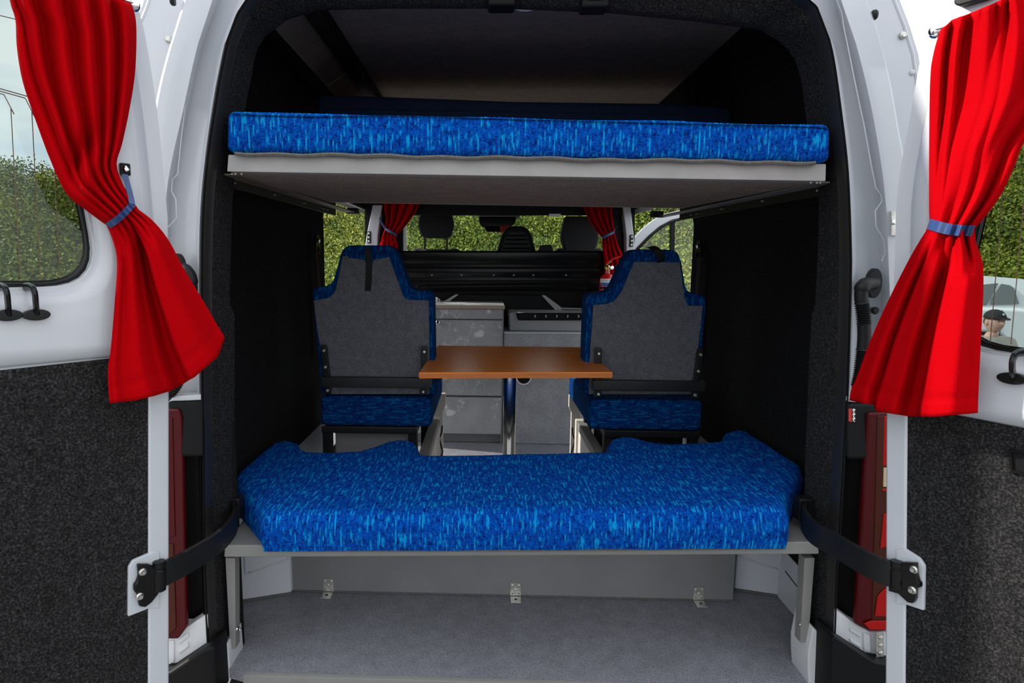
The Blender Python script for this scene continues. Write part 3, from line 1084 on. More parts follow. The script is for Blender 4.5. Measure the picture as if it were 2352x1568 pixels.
# ================================================================== REAR DOORS
class Door:
    def __init__(s, hp, d, n):
        s.p0 = Vector((hp.x, hp.y, 0))
        s.d = Vector((d[0], d[1], 0)).normalized()
        s.n = Vector((n[0], n[1], 0)).normalized()
    def P(s, px, py, w=0.0):
        return WPL(px, py, s.p0 + s.n * w, s.n)
    def S(s, a_, z, w=0.0):
        return s.p0 + s.d * a_ + Vector((0, 0, z)) + s.n * w
    def sz(s, p):
        return ((p - s.p0).dot(s.d), p.z)
    def pz(s, px, py, w=0.0):
        return s.sz(s.P(px, py, w))

def angle_loop(poly, c, n=144):
    """sample a star-shaped polygon (s,z) by angle about c"""
    out = []
    for k in range(n):
        th = 2 * math.pi * k / n
        dx, dz = math.cos(th), math.sin(th)
        best = None
        for (x0, z0), (x1, z1) in zip(poly, poly[1:] + poly[:1]):
            ex, ez = x1 - x0, z1 - z0
            den = dx * ez - dz * ex
            if abs(den) < 1e-12:
                continue
            t = ((x0 - c[0]) * ez - (z0 - c[1]) * ex) / den
            q = ((x0 - c[0]) * dz - (z0 - c[1]) * dx) / den
            if t > 0 and -1e-9 <= q <= 1 + 1e-9:
                best = t if best is None else max(best, t)
        out.append((c[0] + dx * best, c[1] + dz * best))
    return out

def rounded(poly, r, n=7):
    out = []
    m = len(poly)
    for i in range(m):
        p0, p1, p2 = Vector(poly[i - 1]), Vector(poly[i]), Vector(poly[(i + 1) % m])
        a_ = (p0 - p1); b_ = (p2 - p1)
        rr = min(r, a_.length * 0.45, b_.length * 0.45)
        s_, e_ = p1 + a_.normalized() * rr, p1 + b_.normalized() * rr
        for k in range(n + 1):
            t = k / n
            q = s_ * (1 - t) ** 2 + p1 * 2 * t * (1 - t) + e_ * t ** 2
            out.append((q.x, q.y))
    return out

def inset(loop, c, d):
    out = []
    for x, z in loop:
        v_ = Vector((c[0] - x, c[1] - z))
        v_ = v_.normalized() * d
        out.append((x + v_.x, z + v_.y))
    return out

def build_door(D, label, hinge_px, s_far, ztop, win, carpet_px, carpet_hinge, strip_px, plate_px, cutz):
    o = thing('hinged_door', D.p0 + Vector((0, 0, -0.1)), label, 'door', 'open rear doors', 'thing')
    hinge_px = [hinge_px[0]] + [(p.x, p.y) for p in smooth_path([Vector((x, y, 0)) for x, y in hinge_px[1:]], 4)]
    hp = [D.pz(x, y) for x, y in hinge_px]
    outer = hp + [(s_far - 0.10, ztop), (s_far, ztop - 0.12), (s_far, -0.18), (0.0, -0.18)]
    wl = rounded(win, 0.085)
    c = (sum(p[0] for p in win) / 4, sum(p[1] for p in win) / 4)
    bm = B()
    plate(bm, [D.S(a_, z, 0) for a_, z in outer], [[D.S(a_, z, 0) for a_, z in wl]], D.n * -0.045)
    put('door_shell', bm, 'white_paint', o, smooth=30)
    # raised inner skin round the window
    cp = [D.pz(x, y) for x, y in carpet_px]
    zc = cp[0][1]
    inner = [(D.pz(x, y)[0] + 0.028, D.pz(x, y)[1]) for x, y in hinge_px]
    inner = [p for p in inner if p[1] > zc + 0.02]
    pan = rounded([(inner[0][0], zc)] + inner + [(s_far - 0.12, ztop - 0.03), (s_far - 0.03, ztop - 0.14), (s_far - 0.03, zc)], 0.03, 4)
    lo = angle_loop(pan, c)
    wo_ = angle_loop(wl, c)
    rings = [(lo, 0.001), (inset(lo, c, 0.006), 0.010), (inset(lo, c, 0.022), 0.018), (inset(lo, c, 0.035), 0.019),
             (inset(wo_, c, -0.040), 0.019), (inset(wo_, c, -0.022), 0.014), (inset(wo_, c, -0.008), 0.002), (wo_, -0.018), (wo_, -0.03)]
    bm = B()
    loft(bm, [[D.S(a_, z, w) for a_, z in lp + lp[:1]] for lp, w in rings])
    bmesh.ops.remove_doubles(bm, verts=bm.verts, dist=1e-5)
    put('inner_skin', bm, 'white_paint', o, smooth=60)
    gk = [(inset(wo_, c, -0.004), -0.020), (inset(wo_, c, 0.006), -0.017), (inset(wo_, c, 0.010), -0.019), (inset(wo_, c, 0.013), -0.024)]
    bm = B()
    loft(bm, [[D.S(a_, z, w) for a_, z in lp + lp[:1]] for lp, w in gk])
    bmesh.ops.remove_doubles(bm, verts=bm.verts, dist=1e-5)
    put('window_gasket', bm, 'black_gloss', o, smooth=60)
    bm = B()
    prism(bm, [D.S(a_, z, -0.022) for a_, z in inset(wo_, c, 0.008)], D.n * -0.004)
    gl = put('window_pane', bm, 'window_glass', o, smooth=0)
    # heating wires on the pane
    x0, x1 = min(p[0] for p in wl) + 0.03, max(p[0] for p in wl) - 0.03
    z0, z1 = min(p[1] for p in wl) + 0.004, max(p[1] for p in wl) - 0.04
    bm = B()
    k = 0
    a_ = x0 + 0.01
    while a_ < x1:
        zt = z1 - 0.30 if k < 6 else z1 - 0.10 - 0.02 * (k % 3)
        pts = [D.S(a_ + 0.012, z0 + 0.01, -0.0205), D.S(a_ + 0.004, z0 + 0.3, -0.0205), D.S(a_, zt - 0.03, -0.0205)]
        pts += [D.S(a_ + 0.012, zt, -0.0205), D.S(a_ + 0.10, zt + 0.012, -0.0205)]
        tube(bm, pts, 0.0009, 4)
        a_ += 0.030
        k += 1
    for i in range(5):
        zz = z1 - 0.02 - i * 0.038
        tube(bm, [D.S(x0, zz, -0.0205), D.S(x1, zz, -0.0205)], 0.0007, 4)
    put('heating_wires', bm, 'defroster', gl, smooth=0, kind='stuff')
    # carpet panel below
    bm = B()
    ch = [D.pz(x, y) for x, y in carpet_hinge]
    cpts = ch[::-1] + [(s_far - 0.04, -0.14), (s_far - 0.04, zc + (cp[-1][1] - zc))] + cp[::-1]
    prism(bm, [D.S(a_, z, 0.001) for a_, z in cpts], D.n * 0.006, 0)
    put('carpet_panel', bm, 'carpet_door', o)
    # pressed rim strip along the hinge edge
    bm = B()
    prism(bm, [D.P(x, y, 0.0) for x, y in strip_px], D.n * 0.010, 0.005, 3)
    put('hinge_rim', bm, 'white_paint', o)
    # white mounting plate for the hinge
    bm = B()
    prism(bm, [D.P(x, y, 0.0) for x, y in plate_px], D.n * 0.013, 0.003, 2)
    put('hinge_plate', bm, 'white_paint', o)
    return o

DL = Door(W(385, 1330, 1.20), (-0.656, -0.755), (0.755, -0.656))
DR = Door(W(2040, 1330, 1.20), (0.474, -0.880), (-0.880, -0.474))
a_, b_ = DL.pz(222, 545), DL.pz(80, 659)
wL = [(a_[0], b_[1]), (a_[0] + 0.06, 1.66), (0.70, 1.66), (0.70, b_[1])]
door_l = build_door(DL, 'left rear door of the van with clear window and dark carpet lower panel', [(385, 1700), (385, 500), (376, 400), (361, 255), (335, 90), (312, 0), (270, -140)], 0.80, 1.93, wL,
    [(337, 811), (250, 823), (0, 850)], [(336, 1700), (337, 820)], [(336, 1700), (385, 1700), (385, 880), (337, 880)],
    [(347, 1262), (362, 1262), (362, 1392), (336, 1392), (330, 1395), (289, 1411), (290, 1298), (300, 1282)], 0)
a_, b_ = DR.pz(2178, 740), DR.pz(2330, 813)
wR = [(a_[0], b_[1]), (a_[0] + 0.05, 1.55), (0.72, 1.55), (0.72, b_[1])]
door_r = build_door(DR, 'right rear door of the van with black recess in its dark carpet panel', [(2038, 1700), (2040, 960), (2055, 600), (2058, 480), (2068, 390), (2090, 270), (2115, 130), (2145, 0), (2180, -140)], 0.82, 1.93, wR,
    [(2090, 932), (2196, 953), (2352, 983)], [(2084, 1700), (2090, 955)], [(2038, 1700), (2084, 1700), (2090, 940), (2041, 940)],
    [(2065, 1258), (2085, 1256), (2120, 1278), (2132, 1296), (2130, 1399), (2085, 1384), (2065, 1384)], 0)

# hinges: black bracket, knuckle, bolts and long curved strap arm
def hinge(D, o, bracket, knuckle, bolts, arm, hgt):
    bm = B()
    prism(bm, [D.P(x, y, 0.013) for x, y in bracket], D.n * 0.012, 0.004, 3)
    h = put('hinge_bracket', bm, 'black_gloss', o)
    for x, y in bolts:
        bm = B()
        lathe(bm, D.P(x, y, 0.025), D.n, [(0, 0.0075), (0.004, 0.0075), (0.006, 0.005), (0.010, 0.004)], 10)
        put('bolt', bm, 'zinc', h)
    kx, y0, y1 = knuckle
    p, q = D.P(kx, y0, 0.02), D.P(kx, y1, 0.02)
    bm = B()
    L = (q - p).length
    lathe(bm, p, q - p, [(0, 0.010), (0.002, 0.013), (L * 0.2, 0.013), (L * 0.22, 0.0115), (L * 0.27, 0.0115), (L * 0.29, 0.013), (L - 0.002, 0.013), (L, 0.010)], 16)
    put('hinge_knuckle', bm, 'black_gloss', h)
    z0 = (p.z + q.z) / 2
    pts = smooth_path([Vector((*((p + q) / 2).xy, z0))] + [WZ(x, y, z0) for x, y in arm], 8)
    bm = B()
    m = len(pts)
    rows = [[], [], [], []]
    for i, c in enumerate(pts):
        d = (pts[min(m - 1, i + 1)] - pts[max(0, i - 1)]).normalized()
        nn = d.cross(Vector((0, 0, 1))).normalized() * 0.005
        hh = Vector((0, 0, hgt / 2))
        rows[0].append(c - nn - hh); rows[1].append(c + nn - hh); rows[2].append(c + nn + hh); rows[3].append(c - nn + hh)
    loft(bm, rows + [rows[0]])
    bmesh.ops.remove_doubles(bm, verts=bm.verts, dist=1e-6)
    bmesh.ops.holes_fill(bm, edges=bm.edges, sides=8)
    put('hinge_arm', bm, 'black_metal', o, smooth=40)
    bm = B()
    c = pts[-3]
    box(bm, c + Vector((-0.02, -0.005, -0.028)), c + Vector((0.02, 0.03, 0.032)), 0.006)
    put('arm_pivot', bm, 'black_metal', o)
hinge(DL, door_l, [(312, 1292), (340, 1292), (352, 1300), (362, 1290), (374, 1290), (376, 1345), (362, 1356), (345, 1378), (330, 1390), (316, 1388), (312, 1362), (304, 1353), (304, 1339), (310, 1332), (314, 1318)],
      (366, 1287, 1356), [(327, 1312), (320, 1368)], [(400, 1306), (450, 1278), (500, 1246), (532, 1212), (541, 1186), (533, 1166)], 0.052)
hinge(DR, door_r, [(2052, 1290), (2072, 1292), (2080, 1288), (2110, 1290), (2112, 1318), (2116, 1332), (2120, 1336), (2120, 1346), (2110, 1348), (2109, 1372), (2104, 1382), (2092, 1380), (2070, 1360), (2048, 1354)],
      (2060, 1287, 1352), [(2101, 1307), (2097, 1354)], [(2030, 1312), (1980, 1288), (1920, 1252), (1868, 1222), (1846, 1190), (1853, 1168)], 0.052)

# grab loops under the windows
def loop_hook(D, o, pts, foot):
    h_pts = smooth_path([D.P(x, y, w) for x, y, w in pts], 6)
    bm = B()
    tube(bm, h_pts, 0.0075, 8, sx=0.6)
    c = D.P(foot[0], foot[1], 0.019)
    ov = [c + D.d * (0.021 * math.cos(t)) + Vector((0, 0, 0.010 * math.sin(t))) for t in [2 * math.pi * k / 18 for k in range(18)]]
    prism(bm, ov, D.n * 0.012, 0.004, 2)
    put('grab_loop', bm, 'black_gloss', o)
loop_hook(DL, door_l, [(58, 659, 0.004), (70, 659, 0.03), (79, 670, 0.05), (82, 695, 0.045), (84, 718, 0.028)], (81, 722))
loop_hook(DL, door_l, [(-8, 659, 0.004), (6, 659, 0.03), (15, 670, 0.05), (18, 695, 0.045), (20, 720, 0.028)], (16, 723))
loop_hook(DR, door_r, [(2352, 808, 0.004), (2335, 812, 0.03), (2326, 826, 0.05), (2325, 848, 0.045), (2328, 865, 0.028)], (2330, 868))
# black recess in the right carpet and a rubber stop at its top, bolts of the curtain wires
bm = B()
q = [DR.P(x, y, 0.006) for x, y in ((2320, 1030), (2420, 1040), (2420, 1102), (2324, 1084))]
qi = [DR.P(x, y, 0.006) for x, y in ((2327, 1036), (2414, 1046), (2414, 1094), (2330, 1077))]
plate(bm, q, [qi], DR.n * 0.006)
rc = put('recess_frame', bm, 'black_gloss', door_r)
bm = B()
prism(bm, qi, DR.n * 0.002)
put('recess_back', bm, 'black_plastic', rc)
bm = B()
prism(bm, [DR.P(x, y, 0.019) for x, y in ((2204, 10), (2207, 16), (2215, 18), (2272, 2), (2310, -14), (2300, -32), (2206, 0))], DR.n * 0.02, 0.006, 3)
put('rubber_stop', bm, 'rubber', door_r)

def door_curtain(D, label, Lu, Ru, Ll, Rl, hem, top, up_fold, low_tab, tie_px, tail, anchor, bolt, tie_h, loc):
    o = thing('red_curtain', loc, label, 'curtain', 'red curtains on the rear doors')
    w0 = 0.045
    bm = curtain_mesh(lambda x, y, w: D.P(x, y, w), Lu, Ru, Ll, Rl, hem, top, w0, up_fold, low_tab, None)
    c = put('cloth', bm, 'red_cloth', o, smooth=80, wn=False)
    solid(c)
    (x0, y0), (x1, y1) = tie_px
    pts = []
    for i in range(25):
        t = i / 24
        u = t
        w = w0 + up_fold(u, 1.0) * 0.7 + 0.016 + 0.014 * math.sin(math.pi * t)
        pts.append(D.P(x0 + (x1 - x0) * t, y0 + (y1 - y0) * t + 5 * math.sin(math.pi * t), w))
    back = [D.P(x1 + (x0 - x1) * t, y1 + (y0 - y1) * t, 0.022) for t in (0.1, 0.5, 0.9)]
    ring = pts + back + pts[:1]
    hv = D.P((x0 + x1) / 2, (y0 + y1) / 2 + tie_h / 2, w0) - D.P((x0 + x1) / 2, (y0 + y1) / 2 - tie_h / 2, w0)
    side = (pts[-1] - pts[0]).normalized()
    hv = (hv - side * hv.dot(side)) * 0.5
    bm = B()
    strip(bm, ring, D.n, hv)
    tb = put('tieback', bm, 'blue_tape', o, smooth=60, wn=False)
    if tail:
        bm = B()
        tp = smooth_path([D.P(x, y, w) for x, y, w in tail], 5)
        strip(bm, tp, D.n, D.d * 0.005)
        put('tieback_tail', bm, 'blue_tape', tb)
    if anchor:
        bm = B()
        ax, ay = anchor
        cc = D.P(ax, ay, 0.02)
        hexa(bm, [cc + D.d * a1 * 0.009 + Vector((0, 0, b1 * 0.011)) + D.n * w for w in (0.006, 0) for a1, b1 in ((-1, -1), (1, -1), (1, 1), (-1, 1))], 0.002)
        at = put('tieback_anchor', bm, 'black_plastic', o)
        bm = B()
        screw(bm, cc + D.n * 0.006, D.n, 0.006, 0.005)
        put('screw', bm, 'chrome', at)
    # wire along the heading and its end bolt
    bx, by = bolt
    p = D.P(bx, by, 0.02)
    bm = B()
    lathe(bm, p, D.n, [(0, 0.011), (0.004, 0.012), (0.007, 0.009), (0.014, 0.008), (0.016, 0.004)], 12)
    put('wire_bolt', bm, 'chrome', o)
    a_, z_ = D.sz(p)
    bm = B()
    tube(bm, [D.S(a_, z_, 0.034), D.S(0.72, z_, 0.034)], 0.002, 6)
    put('curtain_wire', bm, 'chrome', o)

FT_L = [(0, 0.0), (0.10, 0.020), (0.17, -0.010), (0.34, 0.022), (0.44, -0.014), (0.58, 0.018), (0.66, -0.012), (0.76, 0.014), (0.83, -0.014), (0.92, 0.016), (1.0, 0.0)]
def fold_l(u, v):
    k = 0.26 * v
    uu = (u - k) / (1 - k)
    fade = 1 - 0.62 * v
    w = table(FT_L, uu) * fade if uu > 0 else 0.014 * math.sin(math.pi * (u / max(k, 1e-4))) * (0.4 + 0.6 * v) * fade
    # pocket where the cloth is pulled sideways into the band
    d = (v - 0.80) - 0.30 * (0.45 - u)
    w += 0.016 * math.exp(-(d / 0.07) ** 2) * math.exp(-((u - 0.30) / 0.28) ** 2) - 0.022 * math.exp(-((d + 0.10) / 0.07) ** 2) * math.exp(-((u - 0.38) / 0.22) ** 2)
    w += 0.014 * math.sin(math.pi * u) + 0.003 * math.sin(9 * u + 6 * v)
    return w
door_curtain(DL, 'red curtain tied back on the left rear door, flared hem hanging over the hinge edge',
    [(20, -85), (25, 0), (38, 46), (41, 107), (54, 186), (82, 271), (118, 368), (154, 443), (200, 482), (246, 516)],
    [(300, 8), (311, 54), (309, 161), (296, 250), (279, 329), (266, 375), (278, 418), (296, 450), (307, 468)],
    [(250, 522), (270, 591), (264, 701), (255, 801), (248, 855), (252, 926)],
    [(311, 478), (350, 508), (386, 551), (421, 616), (464, 687), (493, 737), (516, 776)],
    [(252, 926), (311, 919), (357, 908), (395, 896), (407, 889), (446, 866), (500, 819), (516, 776)],
    [(20, -85), (300, 8)], fold_l,
    [(0, 0.004), (0.05, 0.012), (0.12, 0.006), (0.28, 0.018), (0.42, -0.004), (0.53, -0.022), (0.57, -0.020), (0.615, 0.030), (0.78, 0.036), (1.0, 0.008)],
    ((247, 519), (306, 467)), [(303, 468, 0.07), (300, 452, 0.06), (293, 425, 0.045), (286, 400, 0.03)], (286, 389), (305, 13), 20, DL.S(0.3, 0.75, 0.03))
FT_R = [(0, 0.0), (0.06, 0.016), (0.11, -0.010), (0.17, 0.014), (0.22, -0.014), (0.38, 0.018), (0.52, 0.004), (0.60, 0.024), (0.70, -0.012), (0.80, 0.018), (0.88, -0.010), (0.95, 0.012), (1.0, 0.0)]
FB_R = [(0, 0.0), (0.22, 0.016), (0.40, 0.004), (0.50, 0.020), (0.58, 0.006), (0.70, 0.026), (0.82, -0.012), (0.90, 0.010), (1.0, 0.0)]
def fold_r(u, v):
    w = table(FT_R, u) * (1 - v) + table(FB_R, u) * v
    w += 0.006 * math.sin(2 * math.pi * 11 * u) * math.exp(-v * 7)
    w += 0.014 * math.sin(math.pi * u) + 0.003 * math.sin(8 * u + 7 * v)
    return w * (1 - 0.25 * v)
door_curtain(DR, 'red curtain gathered by a wide blue band on the right rear door',
    [(2161, 70), (2146, 125), (2139, 179), (2136, 321), (2136, 464), (2137, 507)],
    [(2460, -70), (2470, 40), (2440, 180), (2395, 265), (2350, 329), (2329, 382), (2300, 443), (2268, 489), (2237, 525)],
    [(2133, 524), (2096, 584), (2050, 673), (2004, 773), (1968, 869), (1957, 891), (1952, 919)],
    [(2236, 546), (2246, 573), (2257, 609), (2259, 659), (2254, 766), (2248, 891), (2246, 948)],
    [(1952, 919), (1982, 926), (2009, 930), (2014, 944), (2082, 955), (2143, 957), (2207, 951), (2246, 948)],
    [(2161, 70), (2185, 47), (2240, 26), (2290, 4), (2460, -70)], fold_r,
    [(0, 0.0), (0.11, 0.014), (0.20, -0.008), (0.235, 0.010), (0.36, 0.016), (0.49, -0.018), (0.54, -0.016), (0.585, 0.034), (0.78, 0.040), (1.0, 0.014)],
    ((2134, 514), (2236, 530)), None, None, (2153, 73), 25, DR.S(0.25, 0.72, 0.03))

# ================================================================== BUNK
bunk = thing('bunk', (0, 1.85, 1.20), 'raised bunk deck with white painted front board and carpeted underside', 'bunk')
Yb = 1.415
bm = B()
hexa(bm, [W(521, 394, Yb), W(1897, 416, Yb), W(1898, 376, Yb), W(524, 355, Yb)] + [W(521, 394, Yb) + Vector((0.02, 0.035, 0)), W(1897, 416, Yb) + Vector((-0.02, 0.035, 0)), W(1898, 376, Yb) + Vector((-0.02, 0.035, 0)), W(524, 355, Yb) + Vector((0.02, 0.035, 0))], 0.002)
put('front_board', bm, 'painted_board', bunk)
fA, fB_ = W(535, 398, Yb + 0.03), W(1890, 416, Yb + 0.03)
bA, bB = W(752, 464, 2.22), W(1572, 478, 2.22)
zt = 0.03
bm = B()
hexa(bm, [fA, fB_, fB_ + Vector((0, 0, zt)), fA + Vector((0, 0, zt)), bA, bB, bB + Vector((0, 0, zt)), bA + Vector((0, 0, zt))], 0.002)
put('deck_panel', bm, 'ceiling_felt', bunk)
# aluminium edge along the far side
bm = B()
tube(bm, [bA + Vector((0.0, 0.004, 0.004)), bB + Vector((0, 0.004, 0.004))], 0.005, 6)
put('deck_edge', bm, 'zinc', bunk)
for (n0, f0, sx, br) in (((545, 402), (822, 490), -1, (811, 489)), ((1885, 419), (1500, 500), 1, (1508, 497))):
    zr = fA.z - 0.001 if sx < 0 else fB_.z - 0.001
    A_, B_2 = WZ(*n0, zr), WZ(*f0, zr)
    A_ = Vector((A_.x, 1.47, zr)) if A_.y < 1.47 else A_
    dd = (B_2 - A_).normalized()
    out = Vector((sx, 0, 0))
    bm = B()
    hexa(bm, [A_, A_ + out * 0.05, A_ + out * 0.05 + Vector((0, 0, 0.004)), A_ + Vector((0, 0, 0.004)), B_2, B_2 + out * 0.04, B_2 + out * 0.04 + Vector((0, 0, 0.004)), B_2 + Vector((0, 0, 0.004))], 0.001)
    rl = put('rail_flange', bm, 'strip_beige' if sx < 0 else 'grey_paint', bunk)
    bm = B()
    A2_, B2_ = A_ + out * 0.045, B_2.lerp(A_, 0.15) + out * 0.045
    hexa(bm, [A2_ + Vector((0, 0, -0.022)), A2_ + out * 0.005 + Vector((0, 0, -0.022)), A2_ + out * 0.005 + Vector((0, 0, 0.03)), A2_ + Vector((0, 0, 0.03)),
              B2_ + Vector((0, 0, -0.022)), B2_ + out * 0.005 + Vector((0, 0, -0.022)), B2_ + out * 0.005 + Vector((0, 0, 0.03)), B2_ + Vector((0, 0, 0.03))], 0.001)
    vr = put('side_rail', bm, 'black_metal', bunk)
    for t in (0.08, 0.35, 0.62, 0.83, 0.88):
        bm = B()
        screw(bm, A2_.lerp(B2_, t) + Vector((0, 0, -0.008)), -out, 0.004, 0.004)
        put('screw', bm, 'chrome', vr)
    c = WZ(*br, zr)
    bm = B()
    box(bm, c + Vector((-0.022, -0.02, -0.004)), c + Vector((0.022, 0.02, 0.02)), 0.002)
    bk = put('end_bracket', bm, 'black_metal', bunk)
    bm = B()
    screw(bm, c + Vector((0.006, -0.02, 0.008)), (0, -1, 0), 0.005, 0.004)
    put('screw', bm, 'chrome', bk)
# little screws under the corners of the front board
for px in (533, 541, 555, 1862, 1876, 1884):
    bm = B()
    screw(bm, W(px, 398 if px < 1000 else 418, Yb + 0.02), (0, 0, -1), 0.003, 0.004)
    put('screw', bm, 'zinc', bunk)
# bunk mattress
bmat = thing('bunk_mattress', (0, 1.8, 1.28), 'long blue knitted mattress lying on the raised bunk', 'mattress')
Ym = 1.40
zlow = lambda a_: a_
fr4 = [W(517, 349, Ym), W(1909, 373, Ym), W(1911, 284, Ym), W(519, 253, Ym)]
bk4 = [p + Vector((0.03 if p.x < 0 else -0.03, 0.78, 0.0)) for p in fr4]
t = B()
vv = [t.verts.new(p) for p in fr4 + bk4]
for f in ((0, 1, 2, 3), (7, 6, 5, 4), (0, 4, 5, 1), (1, 5, 6, 2), (2, 6, 7, 3), (3, 7, 4, 0)):
    t.faces.new([vv[i] for i in f])
bmesh.ops.recalc_face_normals(t, faces=t.faces)
es = [e for e in t.edges if abs((e.verts[0].co - e.verts[1].co).x) > 0.5]
bmesh.ops.subdivide_edges(t, edges=es, cuts=40, use_grid_fill=True)
bev(t, 0.016, 4)
for v in t.verts:
    v.co.z += 0.004 * noise.noise(Vector((v.co.x * 5, v.co.y * 3, 1.3))) * (1 if v.co.z > 1.3 else 0.6)
    v.co.y += 0.003 * noise.noise(Vector((v.co.x * 7, v.co.z * 9, 4.1)))
bm = merge(B(), t)
cover = put('cover', bm, 'blue_fabric', bmat, uv=True, smooth=40, wn=False)
# stitched seam, bright woven joint and frayed felt base of the mattress
bm = B()
def front(px, py, d=0.0):
    return W(px, py, Ym - d)
sm = [front(x, y, 0.001) for x, y in [(532, 262), (700, 268), (900, 267), (1240, 276), (1560, 284), (1850, 291), (1900, 297)]]
tube(bm, smooth_path(sm, 6), 0.0018, 6)
put('seam_piping', bm, 'shaded_blue_fabric', cover, uv=True)
bm = B()
edge = []
for i in range(61):
    x = 540 + (1872 - 540) * i / 60
    y = 353 + (375 - 353) * i / 60 + 1.6 * math.sin(i * 1.1) + 1.2 * math.sin(i * 0.37)
    edge.append(W(x, y, Ym + 0.004))
tube(bm, edge, 0.0048, 6)
put('felt_base', bm, 'felt_edge', bmat)
# second, folded dark mattress behind
fold = thing('folded_mattress', (0, 2.35, 1.4), 'dark navy folded mattress behind the blue bunk mattress', 'mattress')
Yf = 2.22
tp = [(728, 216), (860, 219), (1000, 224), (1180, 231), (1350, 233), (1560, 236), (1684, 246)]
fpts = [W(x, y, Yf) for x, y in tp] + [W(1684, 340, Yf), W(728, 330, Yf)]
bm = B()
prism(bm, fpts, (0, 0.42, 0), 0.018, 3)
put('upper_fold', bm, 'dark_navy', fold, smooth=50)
bm = B()
tube(bm, [W(740, 249, Yf - 0.002), W(1200, 256, Yf - 0.002), W(1670, 266, Yf - 0.002)], 0.003, 6)
put('fold_seam', bm, 'dark_navy', fold)

# ================================================================== REAR BENCH
bench = thing('rear_bench', (0, 1.6, 0.0), 'grey painted bench board on two square legs with a kick panel', 'bench')
Yn = 1.42
fl_, fr2 = W(514, 1280, Yn), W(1882, 1273, Yn)
fl_t, fr_t = W(516, 1252, Yn), W(1880, 1244, Yn)
bm = B()
bl, br_ = Vector((-0.80, 2.05, fl_.z)), Vector((0.80, 2.05, fr2.z))
hexa(bm, [fl_, fr2, fr_t, fl_t, bl, br_, br_ + Vector((0, 0, fr_t.z - fr2.z)), bl + Vector((0, 0, fl_t.z - fl_.z))], 0.004, 3)
put('bench_board', bm, 'grey_paint', bench)
for (a1, b1, a2, b2, s_) in ((517, 540, 528, 541, 1), (1848, 1872, 1838, 1857, -1)):
    yt, yb = 1281, 1490 if s_ > 0 else 1476
    bm = B()
    q = [W(a2, yb, 1.445), W(b2, yb, 1.445), W(b1, yt, 1.445), W(a1, yt, 1.445)]
    hexa(bm, q + [p + Vector((0, 0.03, 0)) for p in q], 0.002)
    lg = put('leg', bm, 'grey_paint', bench)
    bm = B()
    lathe(bm, W(543, 1443, 1.455) if s_ > 0 else W(1846, 1432, 1.455), (s_, -0.3, 0), [(0, 0.006), (0.004, 0.006), (0.006, 0.004), (0.012, 0.004), (0.014, 0.002)], 10)
    put('bolt', bm, 'chrome', lg)
bm = B()
q = [W(673, 1367, 1.80), W(1685, 1357, 1.80), W(1690, 1270, 1.80), W(668, 1274, 1.80)]
q[0].z = q[1].z = 0.002
hexa(bm, q + [p + Vector((0, 0.018, 0)) for p in q], 0.001)
kp = put('kick_panel', bm, 'grey_panel', bench)
bm = B()
tube(bm, [q[0] + Vector((0, -0.002, 0.002)), q[1] + Vector((0, -0.002, 0.002))], 0.0022, 6)
put('sealant_bead', bm, 'felt_edge', bench)
for i, (x, yb) in enumerate(((755, 1366), (1184, 1364), (1605, 1358))):
    b_ = thing('angle_bracket', W(x, yb, 1.79), ['galvanised angle bracket, leftmost of three below the bench', 'galvanised angle bracket in the middle of three below the bench', 'galvanised angle bracket, rightmost of three below the bench'][i], 'bracket', 'angle brackets along the kick panel')
    c = W(x, yb, 1.80)
    c.z = 0.001
    bm = B()
    plate(bm, [c + Vector((-0.0165, -0.0005, 0)), c + Vector((0.0165, -0.0005, 0)), c + Vector((0.0165, -0.0005, 0.046)), c + Vector((-0.0165, -0.0005, 0.046))],
          [[c + Vector((dx + 0.003 * math.cos(-k * math.pi / 4), -0.0005, dz + 0.003 * math.sin(-k * math.pi / 4))) for k in range(8)] for dx, dz in ((-0.010, 0.010), (0.010, 0.010))], (0, -0.0025, 0))
    put('upright_leaf', bm, 'zinc', b_)
    bm = B()
    box(bm, c + Vector((-0.0165, -0.040, 0.0)), c + Vector((0.0165, -0.001, 0.0025)), 0.0008)
    put('floor_leaf', bm, 'zinc', b_)
    for dx, dz in ((-0.010, 0.037), (0.010, 0.037), (0, 0.024)):
        bm = B()
        screw(bm, c + Vector((dx, -0.003, dz)), (0, -1, 0), 0.0038, 0.002)
        put('screw', bm, 'zinc', b_)
    bm = B()
    screw(bm, c + Vector((0, -0.022, 0.0025)), (0, 0, 1), 0.0042, 0.002)
    put('screw', bm, 'black_metal', b_)
